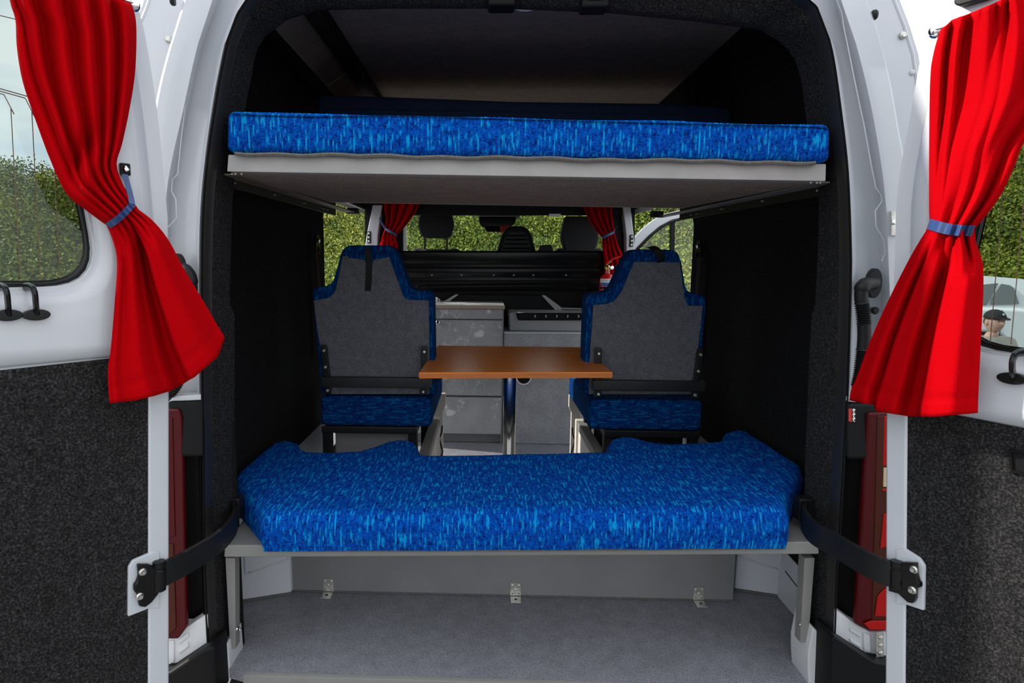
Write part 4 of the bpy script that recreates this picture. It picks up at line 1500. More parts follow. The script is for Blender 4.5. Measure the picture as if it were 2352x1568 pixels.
# wheel arches and white sill corners
for s, pts, name in ((-1, [(545, 1383), (670, 1363)], 0), (1, [(1688, 1354), (1807, 1372)], 1)):
    o_ = WZ(*pts[0], 0.0); i_ = WZ(*pts[1], 0.0)
    if s > 0:
        i_, o_ = o_, i_
    bm = B()
    q = WZ(1846, 1422, 0.0) if s > 0 else Vector((o_.x + 0.004, o_.y - 0.15, 0))
    base = [p + Vector((0, 0, 0.001)) for p in (i_, o_, q, Vector((s * 0.868, q.y, 0)), Vector((s * 0.868, 2.7, 0)), Vector((i_.x, 2.7, 0)))]
    prism(bm, base, (0, 0, 0.30), 0.008, 3)
    wa = structure('trim_8' if s < 0 else 'trim_9', bm, 'white_paint')
    bm = B()
    top0 = W(575 if s < 0 else 1700, 1305 if s < 0 else 1288, (i_.y + o_.y) / 2 - 0.012)
    rw = []
    fx = lambda t, z: i_.lerp(o_, t) + Vector((0, -0.004, z))
    prism(bm, [fx(0.04, 0.120), fx(0.70, 0.094), fx(0.80, 0.10), fx(0.81, 0.28), fx(0.04, 0.28)], (0, 0.004, 0), 0.003, 2)
    put('pressed_panel', bm, 'white_paint', wa)
    bm = B()
    tube(bm, smooth_path([fx(0.04, 0.118), fx(0.30, 0.108), fx(0.66, 0.094), fx(0.78, 0.090), fx(0.81, 0.10), fx(0.81, 0.20)], 5), 0.0032, 6)
    put('pressed_crease', bm, 'white_paint', wa)
    bm = B()
    tube(bm, [i_ + Vector((0, -0.004, 0.003)), o_ + Vector((-s * 0.002, -0.004, 0.003)), q + Vector((-s * 0.004, 0, 0.003))], 0.004, 6)
    put('sealant_bead', bm, 'felt_edge', wa)
wp = [WX(x, y, 0.836) for x, y in ((1806, 1376), (1806, 1282), (1850, 1318), (1850, 1432))]
for s, nm in ((-1, 'trim_17'), (1, 'trim_18')):
    ys, zs = [p.y for p in wp], [p.z for p in wp]
    poly = [(ys[0] + 0.10, 0.001), (ys[1] + 0.10, zs[1] + 0.02), (ys[2], zs[2]), (1.545, zs[2] - 0.02), (1.545, 0.001)]
    bm = B()
    prism(bm, [Vector((s * 0.8405, y, z)) for y, z in poly], (-s * 0.004, 0, 0), 0.001, 1)
    sp = structure(nm, bm, 'white_paint')
    bm = B()
    tube(bm, [Vector((s * 0.836, ys[1], zs[1] * 0.72)), Vector((s * 0.836, 1.55, zs[1] * 0.50))], 0.0018, 6)
    put('panel_joint', bm, 'rubber', sp)
for s, px in ((-1, [(508, 1482), (523, 1474), (530, 1560), (516, 1600), (508, 1570)]), (1, [(1868, 1440), (1882, 1452), (1880, 1530), (1872, 1600), (1860, 1600), (1856, 1540), (1856, 1500)])):
    bm = B()
    prism(bm, [W(x, y, 1.428) for x, y in px], (0, 0.09, 0), 0.004, 2)
    structure('trim_10' if s < 0 else 'trim_11', bm, 'white_inner')

# bench cushion
cush = thing('bench_cushion', (0, 1.75, 0.345), 'wide shaped blue knitted cushion on the low bench', 'cushion')
zb, ztp = (fl_t.z + fr_t.z) / 2 + 0.002, 0.452
top_px = [(604, 1172), (596, 1150), (531, 1078), (535, 1060), (560, 1035), (592, 1008), (625, 996), (660, 991), (688, 997), (697, 1010), (715, 1019), (760, 1021), (820, 1020), (850, 1012), (890, 1000), (925, 997), (955, 1001), (964, 1012), (968, 1033),
          (1100, 1035), (1250, 1036), (1392, 1037), (1391, 1020), (1400, 1008), (1430, 1003), (1462, 1007), (1495, 1017), (1540, 1023), (1640, 1021), (1653, 1013), (1658, 1001), (1690, 994), (1722, 1001), (1770, 1028), (1846, 1080), (1847, 1095), (1812, 1150), (1806, 1168)]
outl = [WZ(x, y, ztp) for x, y in top_px]
fl3, fr3 = W(604, 1258, 1.392), W(1806, 1256, 1.392)
outl[0] = Vector((fl3.x, 1.392, ztp)); outl[-1] = Vector((fr3.x, 1.392, ztp))
for p in outl:
    p.x = max(-0.828, min(0.828, p.x))
dense = []
nn_ = len(outl)
for i in range(nn_):
    p, q = outl[i], outl[(i + 1) % nn_]
    n_ = max(1, int((q - p).length / 0.03))
    for k in range(n_):
        dense.append(p.lerp(q, k / n_))
# layered rings give a soft roll over the edge and a slightly domed top
cx = Vector((0, 1.68, 0))
def off_ring(pts, d):
    m = len(pts)
    out = []
    for i in range(m):
        tg = (pts[(i + 2) % m] - pts[i - 2])
        nrm = Vector((tg.y, -tg.x, 0)).normalized()
        out.append(pts[i] - nrm * d)
    return out
area = sum(dense[i].x * dense[(i + 1) % len(dense)].y - dense[(i + 1) % len(dense)].x * dense[i].y for i in range(len(dense)))
sg = 1 if area > 0 else -1
bm = B()
prof = [(0.003, zb - 0.004), (-0.001, zb + 0.010), (-0.003, (zb + ztp) / 2), (0.0, ztp - 0.036), (0.005, ztp - 0.020), (0.013, ztp - 0.008), (0.026, ztp - 0.001), (0.045, ztp)]
rings = []
for d, z in prof:
    rr = off_ring(dense, d * sg)
    rings.append([bm.verts.new((p.x, p.y, z + (0.002 * noise.noise(Vector((p.x * 8, p.y * 8, z * 20)))))) for p in rr])
m_ = len(dense)
for i in range(len(rings) - 1):
    for k in range(m_):
        bm.faces.new((rings[i][k], rings[i][(k + 1) % m_], rings[i + 1][(k + 1) % m_], rings[i + 1][k]))
for v in bm.verts:
    v.co.z += (fl_t.z - zb) + (fr_t.z - fl_t.z) * (v.co.x - fl_t.x) / (fr_t.x - fl_t.x) * 1.0
capf = bm.faces.new(rings[-1])
bot = bm.faces.new(rings[0][::-1])
bmesh.ops.triangulate(bm, faces=[capf, bot])
cv = put('cover', bm, 'blue_fabric', cush, uv=True, smooth=70)
bm = B()
tube(bm, [p + Vector((0, -0.0005, 0)) for p in (W(606, 1264, 1.40), W(1000, 1264, 1.40), W(1400, 1262, 1.40), W(1804, 1259, 1.40))], 0.0025, 6)
put('base_edge', bm, 'felt_edge', cush)

# ================================================================== TABLE
tab = thing('table', WZ(1170, 1010, 0.0), 'orange varnished wooden table on a chrome post between the two seats', 'table')
zT = 0.69
tq = [WZ(962, 855, zT), WZ(1407, 854, zT), WZ(1340, 797, zT), WZ(1006, 793, zT)]
bm = B()
prism(bm, [p - Vector((0, 0, 0.020)) for p in tq], (0, 0, 0.020), 0.002, 2)
put('table_top', bm, 'table_wood', tab)
bm = B()
prism(bm, [p - Vector((0, 0, 0.016)) + Vector((0, -0.0015, 0)) for p in (tq[0], tq[1])] + [p - Vector((0, 0, 0.004)) + Vector((0, -0.0015, 0)) for p in (tq[1], tq[0])], (0, 0.001, 0))
put('edge_band', bm, 'table_edge', tab)
pc = Vector((W(1170, 950, 2.25).x, 2.25, 0))
bm = B()
lathe(bm, pc, (0, 0, 1), [(0.01, 0.024), (0.66, 0.024), (0.665, 0.024)], 24)
put('post', bm, 'chrome', tab)
bm = B()
lathe(bm, pc, (0, 0, 1), [(0.0, 0.10), (0.006, 0.10), (0.012, 0.035), (0.04, 0.028)], 24)
put('base_plate', bm, 'chrome', tab)
bm = B()
lathe(bm, pc, (0, 0, 1), [(0.645, 0.035), (0.66, 0.075), (0.669, 0.08)], 24)
put('top_socket', bm, 'black_metal', tab)

# ================================================================== SEATS
def seat(label, outline, felt, X0, X1, mir, box_mat):
    """X0: side towards the van wall, X1: side towards the aisle"""
    s = 1 if X1 > X0 else -1
    o = thing('van_seat', ((X0 + X1) / 2, 2.4, 0.0), label, 'seat', 'blue seats beside the table')
    def lean(py):
        return 2.17 - (905 - py) / 1400 * 2.17 * 0.10
    bm = B()
    prism(bm, [W(x, y, lean(y)) for x, y in outline], (0, 0.105, 0), 0.014, 3, angle=15)
    put('backrest', bm, 'shaded_blue_fabric', o, uv=True, smooth=45)
    bm = B()
    prism(bm, [W(x, y, lean(y) - 0.004) for x, y in felt], (0, 0.008, 0), 0.002, 2, angle=15)
    put('back_panel', bm, 'seat_felt', o)
    xa, xb = min(X0, X1), max(X0, X1)
    bm = B()
    box(bm, (xa + (0.005 if mir else 0.018), 2.160, 0.44), (xb - (0.016 if mir else 0.002), 2.72, 0.553), 0.020, 4)
    put('seat_cushion', bm, 'shaded_blue_fabric', o, uv='swap', smooth=45)
    # black cross bar and the two riveted side brackets
    zc_ = W(860, 877, 2.14).z
    bm = B()
    box(bm, (xa + 0.02, 2.125, zc_ - 0.018), (xb - 0.012, 2.150, zc_ + 0.018), 0.003)
    put('cross_bar', bm, 'black_metal', o)
    for xx in (xa + 0.035, xb - 0.036):
        sl = 1 if xx < (xa + xb) / 2 else -1
        bm = B()
        prism(bm, [Vector((xx - 0.012, 2.12, zc_ + 0.135)), Vector((xx + 0.010, 2.12, zc_ + 0.135)), Vector((xx + 0.012 + sl * 0.006, 2.135, zc_)), Vector((xx + 0.012 + sl * 0.006, 2.135, zc_ - 0.045)), Vector((xx - 0.012 + sl * 0.006, 2.135, zc_ - 0.045)), Vector((xx - 0.012 + sl * 0.004, 2.135, zc_))], (0, 0.012, 0), 0.003)
        bk = put('side_bracket', bm, 'black_metal', o)
        for dz in (0.115, 0.055, -0.032):
            bm = B()
            screw(bm, Vector((xx + sl * (0.001 + 0.004 * (0.115 - dz) / 0.1), 2.120 + 0.012 * (0.115 - dz) / 0.12, zc_ + dz)), (0, -1, 0), 0.006, 0.006)
            put('bolt', bm, 'zinc', bk)
    # strap
    if mir:
        bm = B()
        path = [W(845, 572, lean(570) + 0.04) + Vector((0, 0, 0.002)), W(845, 568, lean(570) - 0.002), W(848, 600, lean(600) - 0.010), W(847, 640, lean(640) - 0.010), W(845, 668, lean(668) - 0.008)]
        strip(bm, path, Vector((0, -1, 0)), Vector((0.0105, 0, 0)))
        put('strap', bm, 'black_plastic', o)
        bm = B()
        prism(bm, [W(x, y, lean(y) - 0.007) for x, y in ((800, 592), (836, 596), (842, 606), (853, 606), (858, 597), (893, 590), (893, 582), (800, 582))], (0, 0.005, 0), 0.002)
        put('fabric_tab', bm, 'shaded_blue_fabric', o, uv=True)
    else:
        bm = B()
        path = smooth_path([W(1482, 573, lean(570) + 0.02) + Vector((0, 0, 0.004)), W(1494, 567, lean(570)), W(1508, 574, lean(574) - 0.012), W(1518, 590, lean(590) - 0.012), W(1518, 602, lean(602) - 0.008)], 5)
        strip(bm, path, Vector((0, -1, 0)), Vector((0.012, 0, 0.004)))
        put('strap', bm, 'black_plastic', o)
    # frame and box below
    bm = B()
    xf0, xf1 = (xa + 0.005, xb - 0.07) if mir else (xa + 0.075, xb - 0.005)
    box(bm, (xf0, 2.17, 0.412), (xf1, 2.66, 0.438), 0.003)
    put('seat_frame', bm, 'black_metal', o)
    for xx in (xf0 + 0.018, xf1 - 0.018):
        for yy in (2.18, 2.62):
            bm = B()
            box(bm, (xx - 0.017, yy, 0.002), (xx + 0.017, yy + 0.03, 0.413), 0.003)
            put('leg', bm, 'black_metal', o)
    bm = B()
    box(bm, (xf0 + 0.04, 2.215, 0.002), (xf1 - 0.045, 2.60, 0.405), 0.004)
    put('seat_box', bm, box_mat, o)
    return o
SL = seat('blue seat with grey felt back, left of the table, long black strap hanging', 
    [(717, 668), (722, 661), (752, 656), (764, 648), (783, 582), (790, 569), (802, 563), (890, 563), (905, 570), (914, 584), (936, 650), (946, 664), (958, 668), (984, 668), (995, 677), (997, 800), (1000, 905), (738, 905), (724, 760)],
    [(720, 690), (756, 684), (770, 668), (787, 588), (893, 588), (912, 640), (926, 680), (936, 688), (985, 690), (987, 865), (986, 905), (757, 905), (745, 860), (726, 740)], -0.70, -0.270, True, 'grey_panel')
SR = seat('blue seat with grey felt back, right of the table, short strap loop on top',
    [(1341, 905), (1343, 800), (1347, 686), (1353, 676), (1396, 670), (1408, 660), (1436, 598), (1448, 578), (1461, 572), (1545, 573), (1558, 580), (1566, 600), (1576, 662), (1584, 671), (1616, 677), (1624, 688), (1614, 800), (1602, 905)],
    [(1352, 905), (1356, 800), (1363, 700), (1392, 698), (1411, 692), (1429, 667), (1457, 601), (1562, 602), (1573, 686), (1582, 702), (1615, 702), (1604, 800), (1590, 905)], 0.693, 0.268, False, 'black_plastic')
bm = B()
for i in range(3):
    box(bm, Vector((SL.location.x - 0.21 + (i % 2) * 0.004, 2.178, 0.30 + i * 0.012)), Vector((SL.location.x - 0.205 + (i % 2) * 0.008, 2.1795, 0.308 + i * 0.012)))
put('yellow_sticker', bm, 'yellow_print', SL, kind='stuff')

# side boards of the bed base running forward from the bench
for s, xs in ((-1, -0.315), (1, 0.335)):
    o = thing('base_board', (xs, 2.3, 0.0), 'dark edged side board under the left seat, beside the aisle' if s < 0 else 'beige side board with slotted end under the right seat, beside the aisle', 'board', 'aisle side boards')
    bm = B()
    prism(bm, [Vector((xs - 0.012, 1.82, 0.002)), Vector((xs - 0.012, 2.66, 0.002)), Vector((xs - 0.012, 2.66, 0.33)), Vector((xs - 0.012, 1.82, 0.33))], (0.024, 0, 0), 0.002)
    put('panel', bm, 'beige_panel', o)
    bm = B()
    box(bm, (xs - 0.018, 1.82, 0.31), (xs + 0.020, 2.675, 0.345), 0.003)
    put('top_rail', bm, 'grey_paint', o)
    bm = B()
    box(bm, (xs - 0.022, 2.64, 0.002), (xs + 0.02, 2.68, 0.348), 0.003)
    put('end_post', bm, 'beige_panel', o)
    bm = B()
    prism(bm, [Vector((xs - s * 0.03, 2.74, 0.002)), Vector((xs - s * 0.03, 2.74, 0.36)), Vector((xs - s * 0.042, 2.74, 0.385)), Vector((xs - s * 0.042, 2.74, 0.44)), Vector((xs + s * 0.01, 2.74, 0.44)), Vector((xs + s * 0.01, 2.74, 0.002))], (0, 0.025, 0), 0.002)
    put('notched_end', bm, 'beige_panel', o)
    bm = B()
    pp = [Vector((xs - s * 0.024, 2.70, z)) + Vector((s * 0.008 * math.sin(z * 60), 0, 0)) for z in (0.30, 0.27, 0.24, 0.21, 0.18, 0.12, 0.05)]
    tube(bm, pp, 0.004, 6)
    put('black_cord', bm, 'rubber', o)

# ================================================================== KITCHEN UNIT
Yk = 3.42
cab = thing('kitchen_cabinet', (-0.40, 3.6, 0.0), 'grey marble patterned cabinet behind the left seat', 'cabinet')
xl, xr = -0.79, W(1155, 800, Yk).x
z = lambda py, Y=Yk, px=1080: W(px, py, Y).z
bm = B()
box(bm, (xl, Yk + 0.02, 0.002), (xr, 3.76, z(708)), 0.002)
put('carcass', bm, 'grey_panel', cab)
bm = B()
box(bm, (xl, Yk - 0.012, z(709)), (xr + 0.008, 3.77, z(703) + 0.006), 0.003)
ct = put('worktop', bm, 'edge_beige', cab)
bm = B()
box(bm, (xl + 0.003, Yk - 0.008, z(703) + 0.004), (xr + 0.004, 3.765, z(703) + 0.009), 0.001)
put('worktop_skin', bm, 'marble', ct)
for (y0, y1, nm) in ((710, 732, 'top_rail'), (735, 908, 'door'), (912, 996, 'drawer')):
    bm = B()
    box(bm, (xl + 0.4, Yk, z(y1)), (xr - 0.004, Yk + 0.018, z(y0)), 0.0015)
    f = put(nm, bm, 'marble', cab)
    if nm == 'door':
        bm = B()
        lathe(bm, W(1006, 739, Yk - 0.001), (0, -1, 0), [(0, 0.006), (0.01, 0.006), (0.014, 0.011), (0.022, 0.011), (0.025, 0.007)], 14)
        put('knob', bm, 'chrome', f)
    bm = B()
    box(bm, (xl, Yk, z(y1)), (xl + 0.396, Yk + 0.018, z(y0)), 0.0015)
    put(nm, bm, 'marble', cab)
bm = B()
box(bm, (xl, Yk + 0.03, 0.002), (xr - 0.002, Yk + 0.045, z(998) + 0.002), 0.001)
put('plinth', bm, 'laminate', cab)
bm = B()
box(bm, (xr - 0.006, Yk - 0.002, 0.002), (xr + 0.002, Yk + 0.03, z(705)), 0.001)
put('side_edge', bm, 'grey_paint', cab)
# tap and cup by the sink
tapo = thing('kitchen_tap', W(952, 690, 3.62), 'chrome tap spout behind the shoulder of the left seat', 'tap')
bm = B()
base = Vector((W(968, 690, 3.62).x, 3.62, z(703) + 0.009))
lathe(bm, base, (0, 0, 1), [(0, 0.022), (0.01, 0.022), (0.014, 0.014), (0.07, 0.013)], 14)
put('tap_body', bm, 'chrome', tapo)
bm = B()
tube(bm, smooth_path([base + Vector((0, 0, 0.06)), W(968, 672, 3.62), W(958, 664, 3.62), W(948, 660, 3.62), W(943, 663, 3.62)], 5), 0.008, 10)
put('spout', bm, 'chrome', tapo)
cup = thing('cup', W(998, 700, 3.52), 'small cream cup on the marble worktop edge beside the left seat', 'cup')
bm = B()
cb = Vector((W(998, 700, 3.52).x, 3.52, z(703) + 0.009))
lathe(bm, cb, (0, 0, 1), [(0, 0.017), (0.03, 0.02), (0.032, 0.018), (0.006, 0.015), (0.005, 0.002)], 16)
put('cup_body', bm, 'lamp_white', cup)
bm = B()
tube(bm, [cb + Vector((0.018, 0, 0.024)), cb + Vector((0.03, 0, 0.022)), cb + Vector((0.03, 0, 0.012)), cb + Vector((0.017, 0, 0.008))], 0.003, 6)
put('cup_handle', bm, 'lamp_white', cup)

low = thing('low_cabinet', (0.4, 3.6, 0.0), 'low speckled grey cabinet with a round vent behind the table post', 'cabinet')
xl2, xr2 = xr + 0.006, 0.78
zt2 = z(766, Yk, 1250)
bm = B()
box(bm, (xl2, Yk + 0.004, 0.002), (xr2, 3.76, zt2), 0.001)
put('carcass', bm, 'laminate', low)
bm = B()
box(bm, (xl2, Yk, zt2), (xr2, 3.765, zt2 + 0.006), 0.001)
put('top_edge', bm, 'white_inner', low)
c = W(1203, 866, Yk + 0.004)
bm = B()
lathe(bm, c, (0, -1, 0), [(0, 0.042), (0.003, 0.044), (0.004, 0.038)], 28)
vt = put('round_vent', bm, 'white_print', low)
bm = B()
lathe(bm, c + Vector((0, -0.0035, 0)), (0, -1, 0), [(0, 0.038), (0.0012, 0.036)], 28)
put('vent_mesh', bm, 'black_plastic', vt)

cool = thing('cool_box', (0.35, 3.58, zt2), 'grey portable cool box with black ribbed handle on the low cabinet', 'cool box')
bm = B()
cz0, cz1 = zt2 + 0.007, z(718, 3.48, 1250)
cxa, cxb = W(1168, 740, 3.47).x, W(1364, 740, 3.47).x
prism(bm, [(cxa + 0.004, 3.47, cz0), (cxb - 0.004, 3.47, cz0), (cxb, 3.47, cz1), (cxa, 3.47, cz1)], (0, 0.27, 0), 0.012, 3)
put('box_body', bm, 'cooler_grey', cool)
bm = B()
hexa(bm, [W(1190, 736, 3.455), W(1360, 736, 3.455), W(1362, 719, 3.455), W(1185, 719, 3.455)] + [W(1190, 736, 3.455) + Vector((0, 0.03, 0)), W(1360, 736, 3.455) + Vector((0, 0.03, 0)), W(1362, 719, 3.455) + Vector((0, 0.03, 0)), W(1185, 719, 3.455) + Vector((0, 0.03, 0))], 0.010, 3)
hd = put('handle', bm, 'black_plastic', cool)
for i in range(5):
    bm = B()
    x = 1229 + i * 25
    box(bm, W(x - 1.5, 729, 3.452) , W(x + 1.5, 723, 3.456), 0.0005)
    put('rib', bm, 'cooler_grey', hd)

# ================================================================== BULKHEAD AND CAB
YB = 3.80
def BW(x, y, dy=0.0):
    return W(x, y, YB + dy)
bm = B()
plate(bm, [BW(838, 300), BW(1458, 300), BW(1458, 1030), BW(838, 1030)], [[BW(925, 580), BW(1388, 580), BW(1388, 494), BW(925, 494)]], (0, 0.03, 0))
wf = structure('wall_front', bm, 'black_plastic', smooth=30)
prof = [(576, 0.0), (580, -0.035), (596, -0.038), (602, -0.012), (612, -0.012), (615, -0.030), (628, -0.032), (634, -0.006), (644, -0.006), (648, -0.022), (660, -0.022), (668, 0.0)]
bm = B()
xa_, xb_ = 905, 1408
rows = [[BW(xa_ + 3, y, dy * 0.55) for y, dy in prof], [BW(xb_ - 3, y, dy * 0.55) for y, dy in prof]]
rows = [[Vector((rows[0][i].x + (rows[1][i].x - rows[0][i].x) * t, rows[0][i].y, rows[0][i].z + (rows[1][i].z - rows[0][i].z) * t)) for i in range(len(prof))] for t in (0, 0.5, 1)]
endl = [Vector((p.x, YB, p.z)) for p in rows[0]]
endr = [Vector((p.x, YB, p.z)) for p in rows[-1]]
loft(bm, [endl] + rows + [endr])
put('ribbed_panel', bm, 'black_gloss', wf, smooth=50)
bm = B()
tube(bm, smooth_path([BW(930, 690, -0.004), BW(938, 672, -0.006), BW(955, 660, -0.008), BW(990, 655, -0.008), BW(1180, 652, -0.008), BW(1340, 652, -0.008), BW(1395, 660, -0.008)], 6), 0.009, 8)
put('panel_bead', bm, 'black_gloss', wf)
bm = B()
tube(bm, smooth_path([BW(960, 690, -0.004), BW(970, 676, -0.006), BW(1000, 668, -0.008), BW(1180, 664, -0.008), BW(1380, 668, -0.008)], 6), 0.007, 8)
put('panel_bead', bm, 'black_gloss', wf)
for x in (992, 1060, 1134, 1180, 1225, 1300):
    bm = B()
    box(bm, BW(x - 2, 633, -0.012), BW(x + 2, 627, -0.002), 0.001)
    put('panel_rib', bm, 'cooler_grey', wf)
# trapezoid housing below
bm = B()
prism(bm, [BW(1003, 720, -0.10), BW(1292, 722, -0.10), BW(1248, 678, -0.10), BW(1050, 676, -0.10)], (0, 0.10, 0), 0.006, 2)
hz = put('lower_housing', bm, 'black_plastic', wf)
for q in ([(1006, 700), (1024, 698), (1054, 676), (1046, 676)], [(1244, 678), (1252, 678), (1290, 706), (1290, 714), (1277, 714)]):
    bm = B()
    prism(bm, [BW(x, y, -0.108) for x, y in q], (0, 0.012, 0), 0.001, 1)
    put('bevel_trim', bm, 'cooler_grey', hz)
bm = B()
tube(bm, [BW(1290, 708, -0.106), BW(1420, 711, -0.106)], 0.005, 6)
put('ledge_trim', bm, 'cooler_grey', hz)
# window surround bars of the bulkhead
bm = B()
box(bm, Vector((BW(875, 495).x, YB - 0.03, BW(1150, 494).z)), Vector((BW(1440, 495).x, YB + 0.01, BW(1150, 470).z)), 0.006)
put('header_bar', bm, 'black_plastic', wf)
bm = B()
box(bm, BW(1261, 497, -0.034), BW(1288, 491, -0.028), 0.001)
put('white_label', bm, 'white_print', wf)
# white pillars at the front edge of the side openings
for s, q, sm in ((-1, [(834, 700), (835, 585), (842, 540), (856, 470), (878, 470), (868, 540), (864, 700)], (848, 545)), (1, [(1430, 470), (1448, 470), (1456, 540), (1461, 590), (1463, 700), (1440, 700), (1438, 540)], (1450, 553))):
    bm = B()
    prism(bm, [BW(x, y, -0.06) for x, y in q], (0, 0.09, 0), 0.006, 3)
    p_ = structure('trim_12' if s < 0 else 'trim_13', bm, 'white_paint')
    bm = B()
    cc = BW(sm[0], sm[1], -0.062)
    box(bm, cc + Vector((-0.011, -0.006, -0.036)), cc + Vector((0.011, 0.004, 0.036)), 0.003)
    lt = put('striker_plate', bm, 'black_metal', p_)
    for dz in (0.024, 0.0, -0.024):
        bm = B()
        screw(bm, cc + Vector((0, -0.006, dz)), (0, -1, 0), 0.007, 0.005)
        put('screw', bm, 'zinc', lt)
# cab: floor, roof lining, dash, windscreen, side skins
bm = B()
box(bm, (-0.80, 3.83, 1.62), (0.80, 5.10, 1.66), 0.01)
structure('trim_14', bm, 'cab_fabric')
bm = B()
hexa(bm, [(-0.85, 4.85, 0.2), (0.85, 4.85, 0.2), (0.85, 4.95, 0.93), (-0.85, 4.95, 0.93), (-0.85, 5.75, 0.2), (0.85, 5.75, 0.2), (0.85, 5.70, 0.90), (-0.85, 5.70, 0.90)], 0.05, 3)
put('dashboard', bm, 'dash', van)
bm = B()
hexa(bm, [(-0.86, 5.70, 0.15), (0.86, 5.70, 0.15), (0.83, 5.70, 0.90), (-0.83, 5.70, 0.90), (-0.80, 6.1, 0.10), (0.80, 6.1, 0.10), (0.74, 6.0, 0.70), (-0.74, 6.0, 0.70)], 0.06, 3)
put('bonnet', bm, 'white_paint', van)
bm = B()
hexa(bm, [(-0.80, 5.70, 0.90), (0.80, 5.70, 0.90), (0.72, 5.02, 1.62), (-0.72, 5.02, 1.62), (-0.80, 5.706, 0.90), (0.80, 5.706, 0.90), (0.72, 5.026, 1.62), (-0.72, 5.026, 1.62)])
structure('window_1', bm, 'clear_glass', smooth=0)
bm = B()
box(bm, (-0.89, 3.83, -0.2), (-0.86, 5.7, 0.85), 0.01)
put('cab_side', bm, 'white_paint', van)
for s in (-1, 1):
    bm = B()
    tube(bm, [(s * 0.86, 5.72, 0.88), (s * 0.78, 5.0, 1.64)], 0.035, 8)
    put('screen_pillar', bm, 'white_paint', van)
    bm = B()
    lathe(bm, (s * 0.62, 5.15, GZ + 0.33), (s, 0, 0), [(0, 0.2), (0, 0.32), (0.03, 0.33), (0.19, 0.33), (0.22, 0.30), (0.22, 0.2), (0.19, 0.18), (0.19, 0.05)], 28)
    put('wheel', bm, 'tyre', van)
bm = B()
box(bm, (-0.86, 3.83, -0.1), (0.86, 5.7, -0.03), 0.01)
put('cab_floor', bm, 'black_plastic', van)

# cab seats with head restraints
def cab_seat(px, top, bot, half, sh_half, Y, label):
    c = W(px, bot, Y)
    o = thing('cab_seat', (c.x, Y, 0.0), label, 'seat', 'cab seats seen over the bulkhead')
    # head restraint: rounded trapezoid
    pts = [(px - half * 0.80, top), (px + half * 0.80, top), (px + half * 0.98, top + (bot - top) * 0.45), (px + half, top + (bot - top) * 0.62), (px + half * 0.82, bot - 4), (px + half * 0.62, bot), (px - half * 0.62, bot), (px - half * 0.82, bot - 4), (px - half, top + (bot - top) * 0.62), (px - half * 0.98, top + (bot - top) * 0.45)]
    bm = B()
    prism(bm, [W(x, y, Y) for x, y in pts], (0, 0.11, 0), 0.028, 4)
    put('head_restraint', bm, 'cab_fabric', o, smooth=60)
    for sx in (-0.62, 0.62):
        bm = B()
        p = W(px + half * sx, bot - 6, Y + 0.05)
        tube(bm, [p, Vector((p.x, p.y, p.z - 0.12))], 0.008, 8)
        put('restraint_post', bm, 'black_metal', o)
    p0, p1 = W(px - sh_half, 570, Y), W(px + sh_half, 570, Y)
    zt_ = W(px, 572, Y).z
    bm = B()
    sh = [(p0.x, 0.55), (p0.x, zt_ - 0.05), (p0.x + 0.05, zt_ + 0.012), (p0.x + 0.10, zt_), (p1.x - 0.10, zt_), (p1.x - 0.05, zt_ + 0.012), (p1.x, zt_ - 0.05), (p1.x, 0.55)]
    prism(bm, [Vector((x, Y - 0.01, zz)) for x, zz in sh], (0, 0.14, 0), 0.03, 3)
    put('backrest', bm, 'cab_fabric', o, smooth=60)
    bm = B()
    box(bm, (p0.x, Y + 0.06, 0.38), (p1.x, Y + 0.55, 0.54), 0.04, 3)
    put('seat_pad', bm, 'cab_fabric', o, smooth=60)
    bm = B()
    box(bm, (p0.x + 0.06, Y + 0.08, -0.02), (p1.x - 0.06, Y + 0.5, 0.38), 0.01)
    put('seat_pedestal', bm, 'black_plastic', o)
cab_seat(1001, 476, 546, 41, 66, 4.28, 'black cab seat with tall head restraint, left of the overhead console')
cab_seat(1333, 496, 580, 43, 66, 4.28, 'black cab seat with head restraint beside the right bulkhead curtain')
mid = thing('middle_cab_seat', (W(1186, 560, 4.2).x, 4.2, 0.0), 'black middle cab seat with ribbed plastic back and tapered top', 'seat', 'cab seats seen over the bulkhead')
bm = B()
prism(bm, [W(x, y, 4.20) for x, y in ((1132, 640), (1140, 580), (1152, 540), (1162, 524), (1178, 519), (1200, 519), (1212, 524), (1222, 540), (1232, 580), (1238, 640))] , (0, 0.10, 0), 0.016, 3)
mb = put('backrest', bm, 'black_plastic', mid, smooth=50)
bm = B()
prism(bm, [W(x, y, 4.198) for x, y in ((1150, 580), (1160, 545), (1170, 532), (1204, 532), (1212, 545), (1222, 580))], (0, -0.006, 0), 0.002)
put('back_insert', bm, 'dash', mb)
for y in (541, 550, 560, 570):
    bm = B()
    tube(bm, [W(1164 - (y - 541) * 0.3, y, 4.19), W(1208 + (y - 541) * 0.3, y, 4.19)], 0.006, 6)
    put('back_rib', bm, 'black_plastic', mb)
bm = B()
box(bm, (mid.location.x - 0.15, 4.3, -0.02), (mid.location.x + 0.15, 4.7, 0.5), 0.03, 3)
put('seat_pad', bm, 'cab_fabric', mid)
bx = thing('small_restraint', (W(1255, 572, 4.12).x, 4.12, 0.0), 'small square black restraint between the middle and right cab seats', 'headrest')
bm = B()
prism(bm, [W(x, y, 4.12) for x, y in ((1234, 590), (1242, 562), (1268, 562), (1274, 590))], (0, 0.08, 0), 0.010, 3)
put('pad', bm, 'cab_fabric', bx)
bm = B()
c = W(1255, 588, 4.15)
tube(bm, [c, Vector((c.x, c.y, 0.62))], 0.012, 8)
put('post', bm, 'black_metal', bx)
bm = B()
box(bm, (c.x - 0.06, 4.08, -0.02), (c.x + 0.06, 4.22, 0.63), 0.02)
put('stalk_base', bm, 'black_plastic', bx)
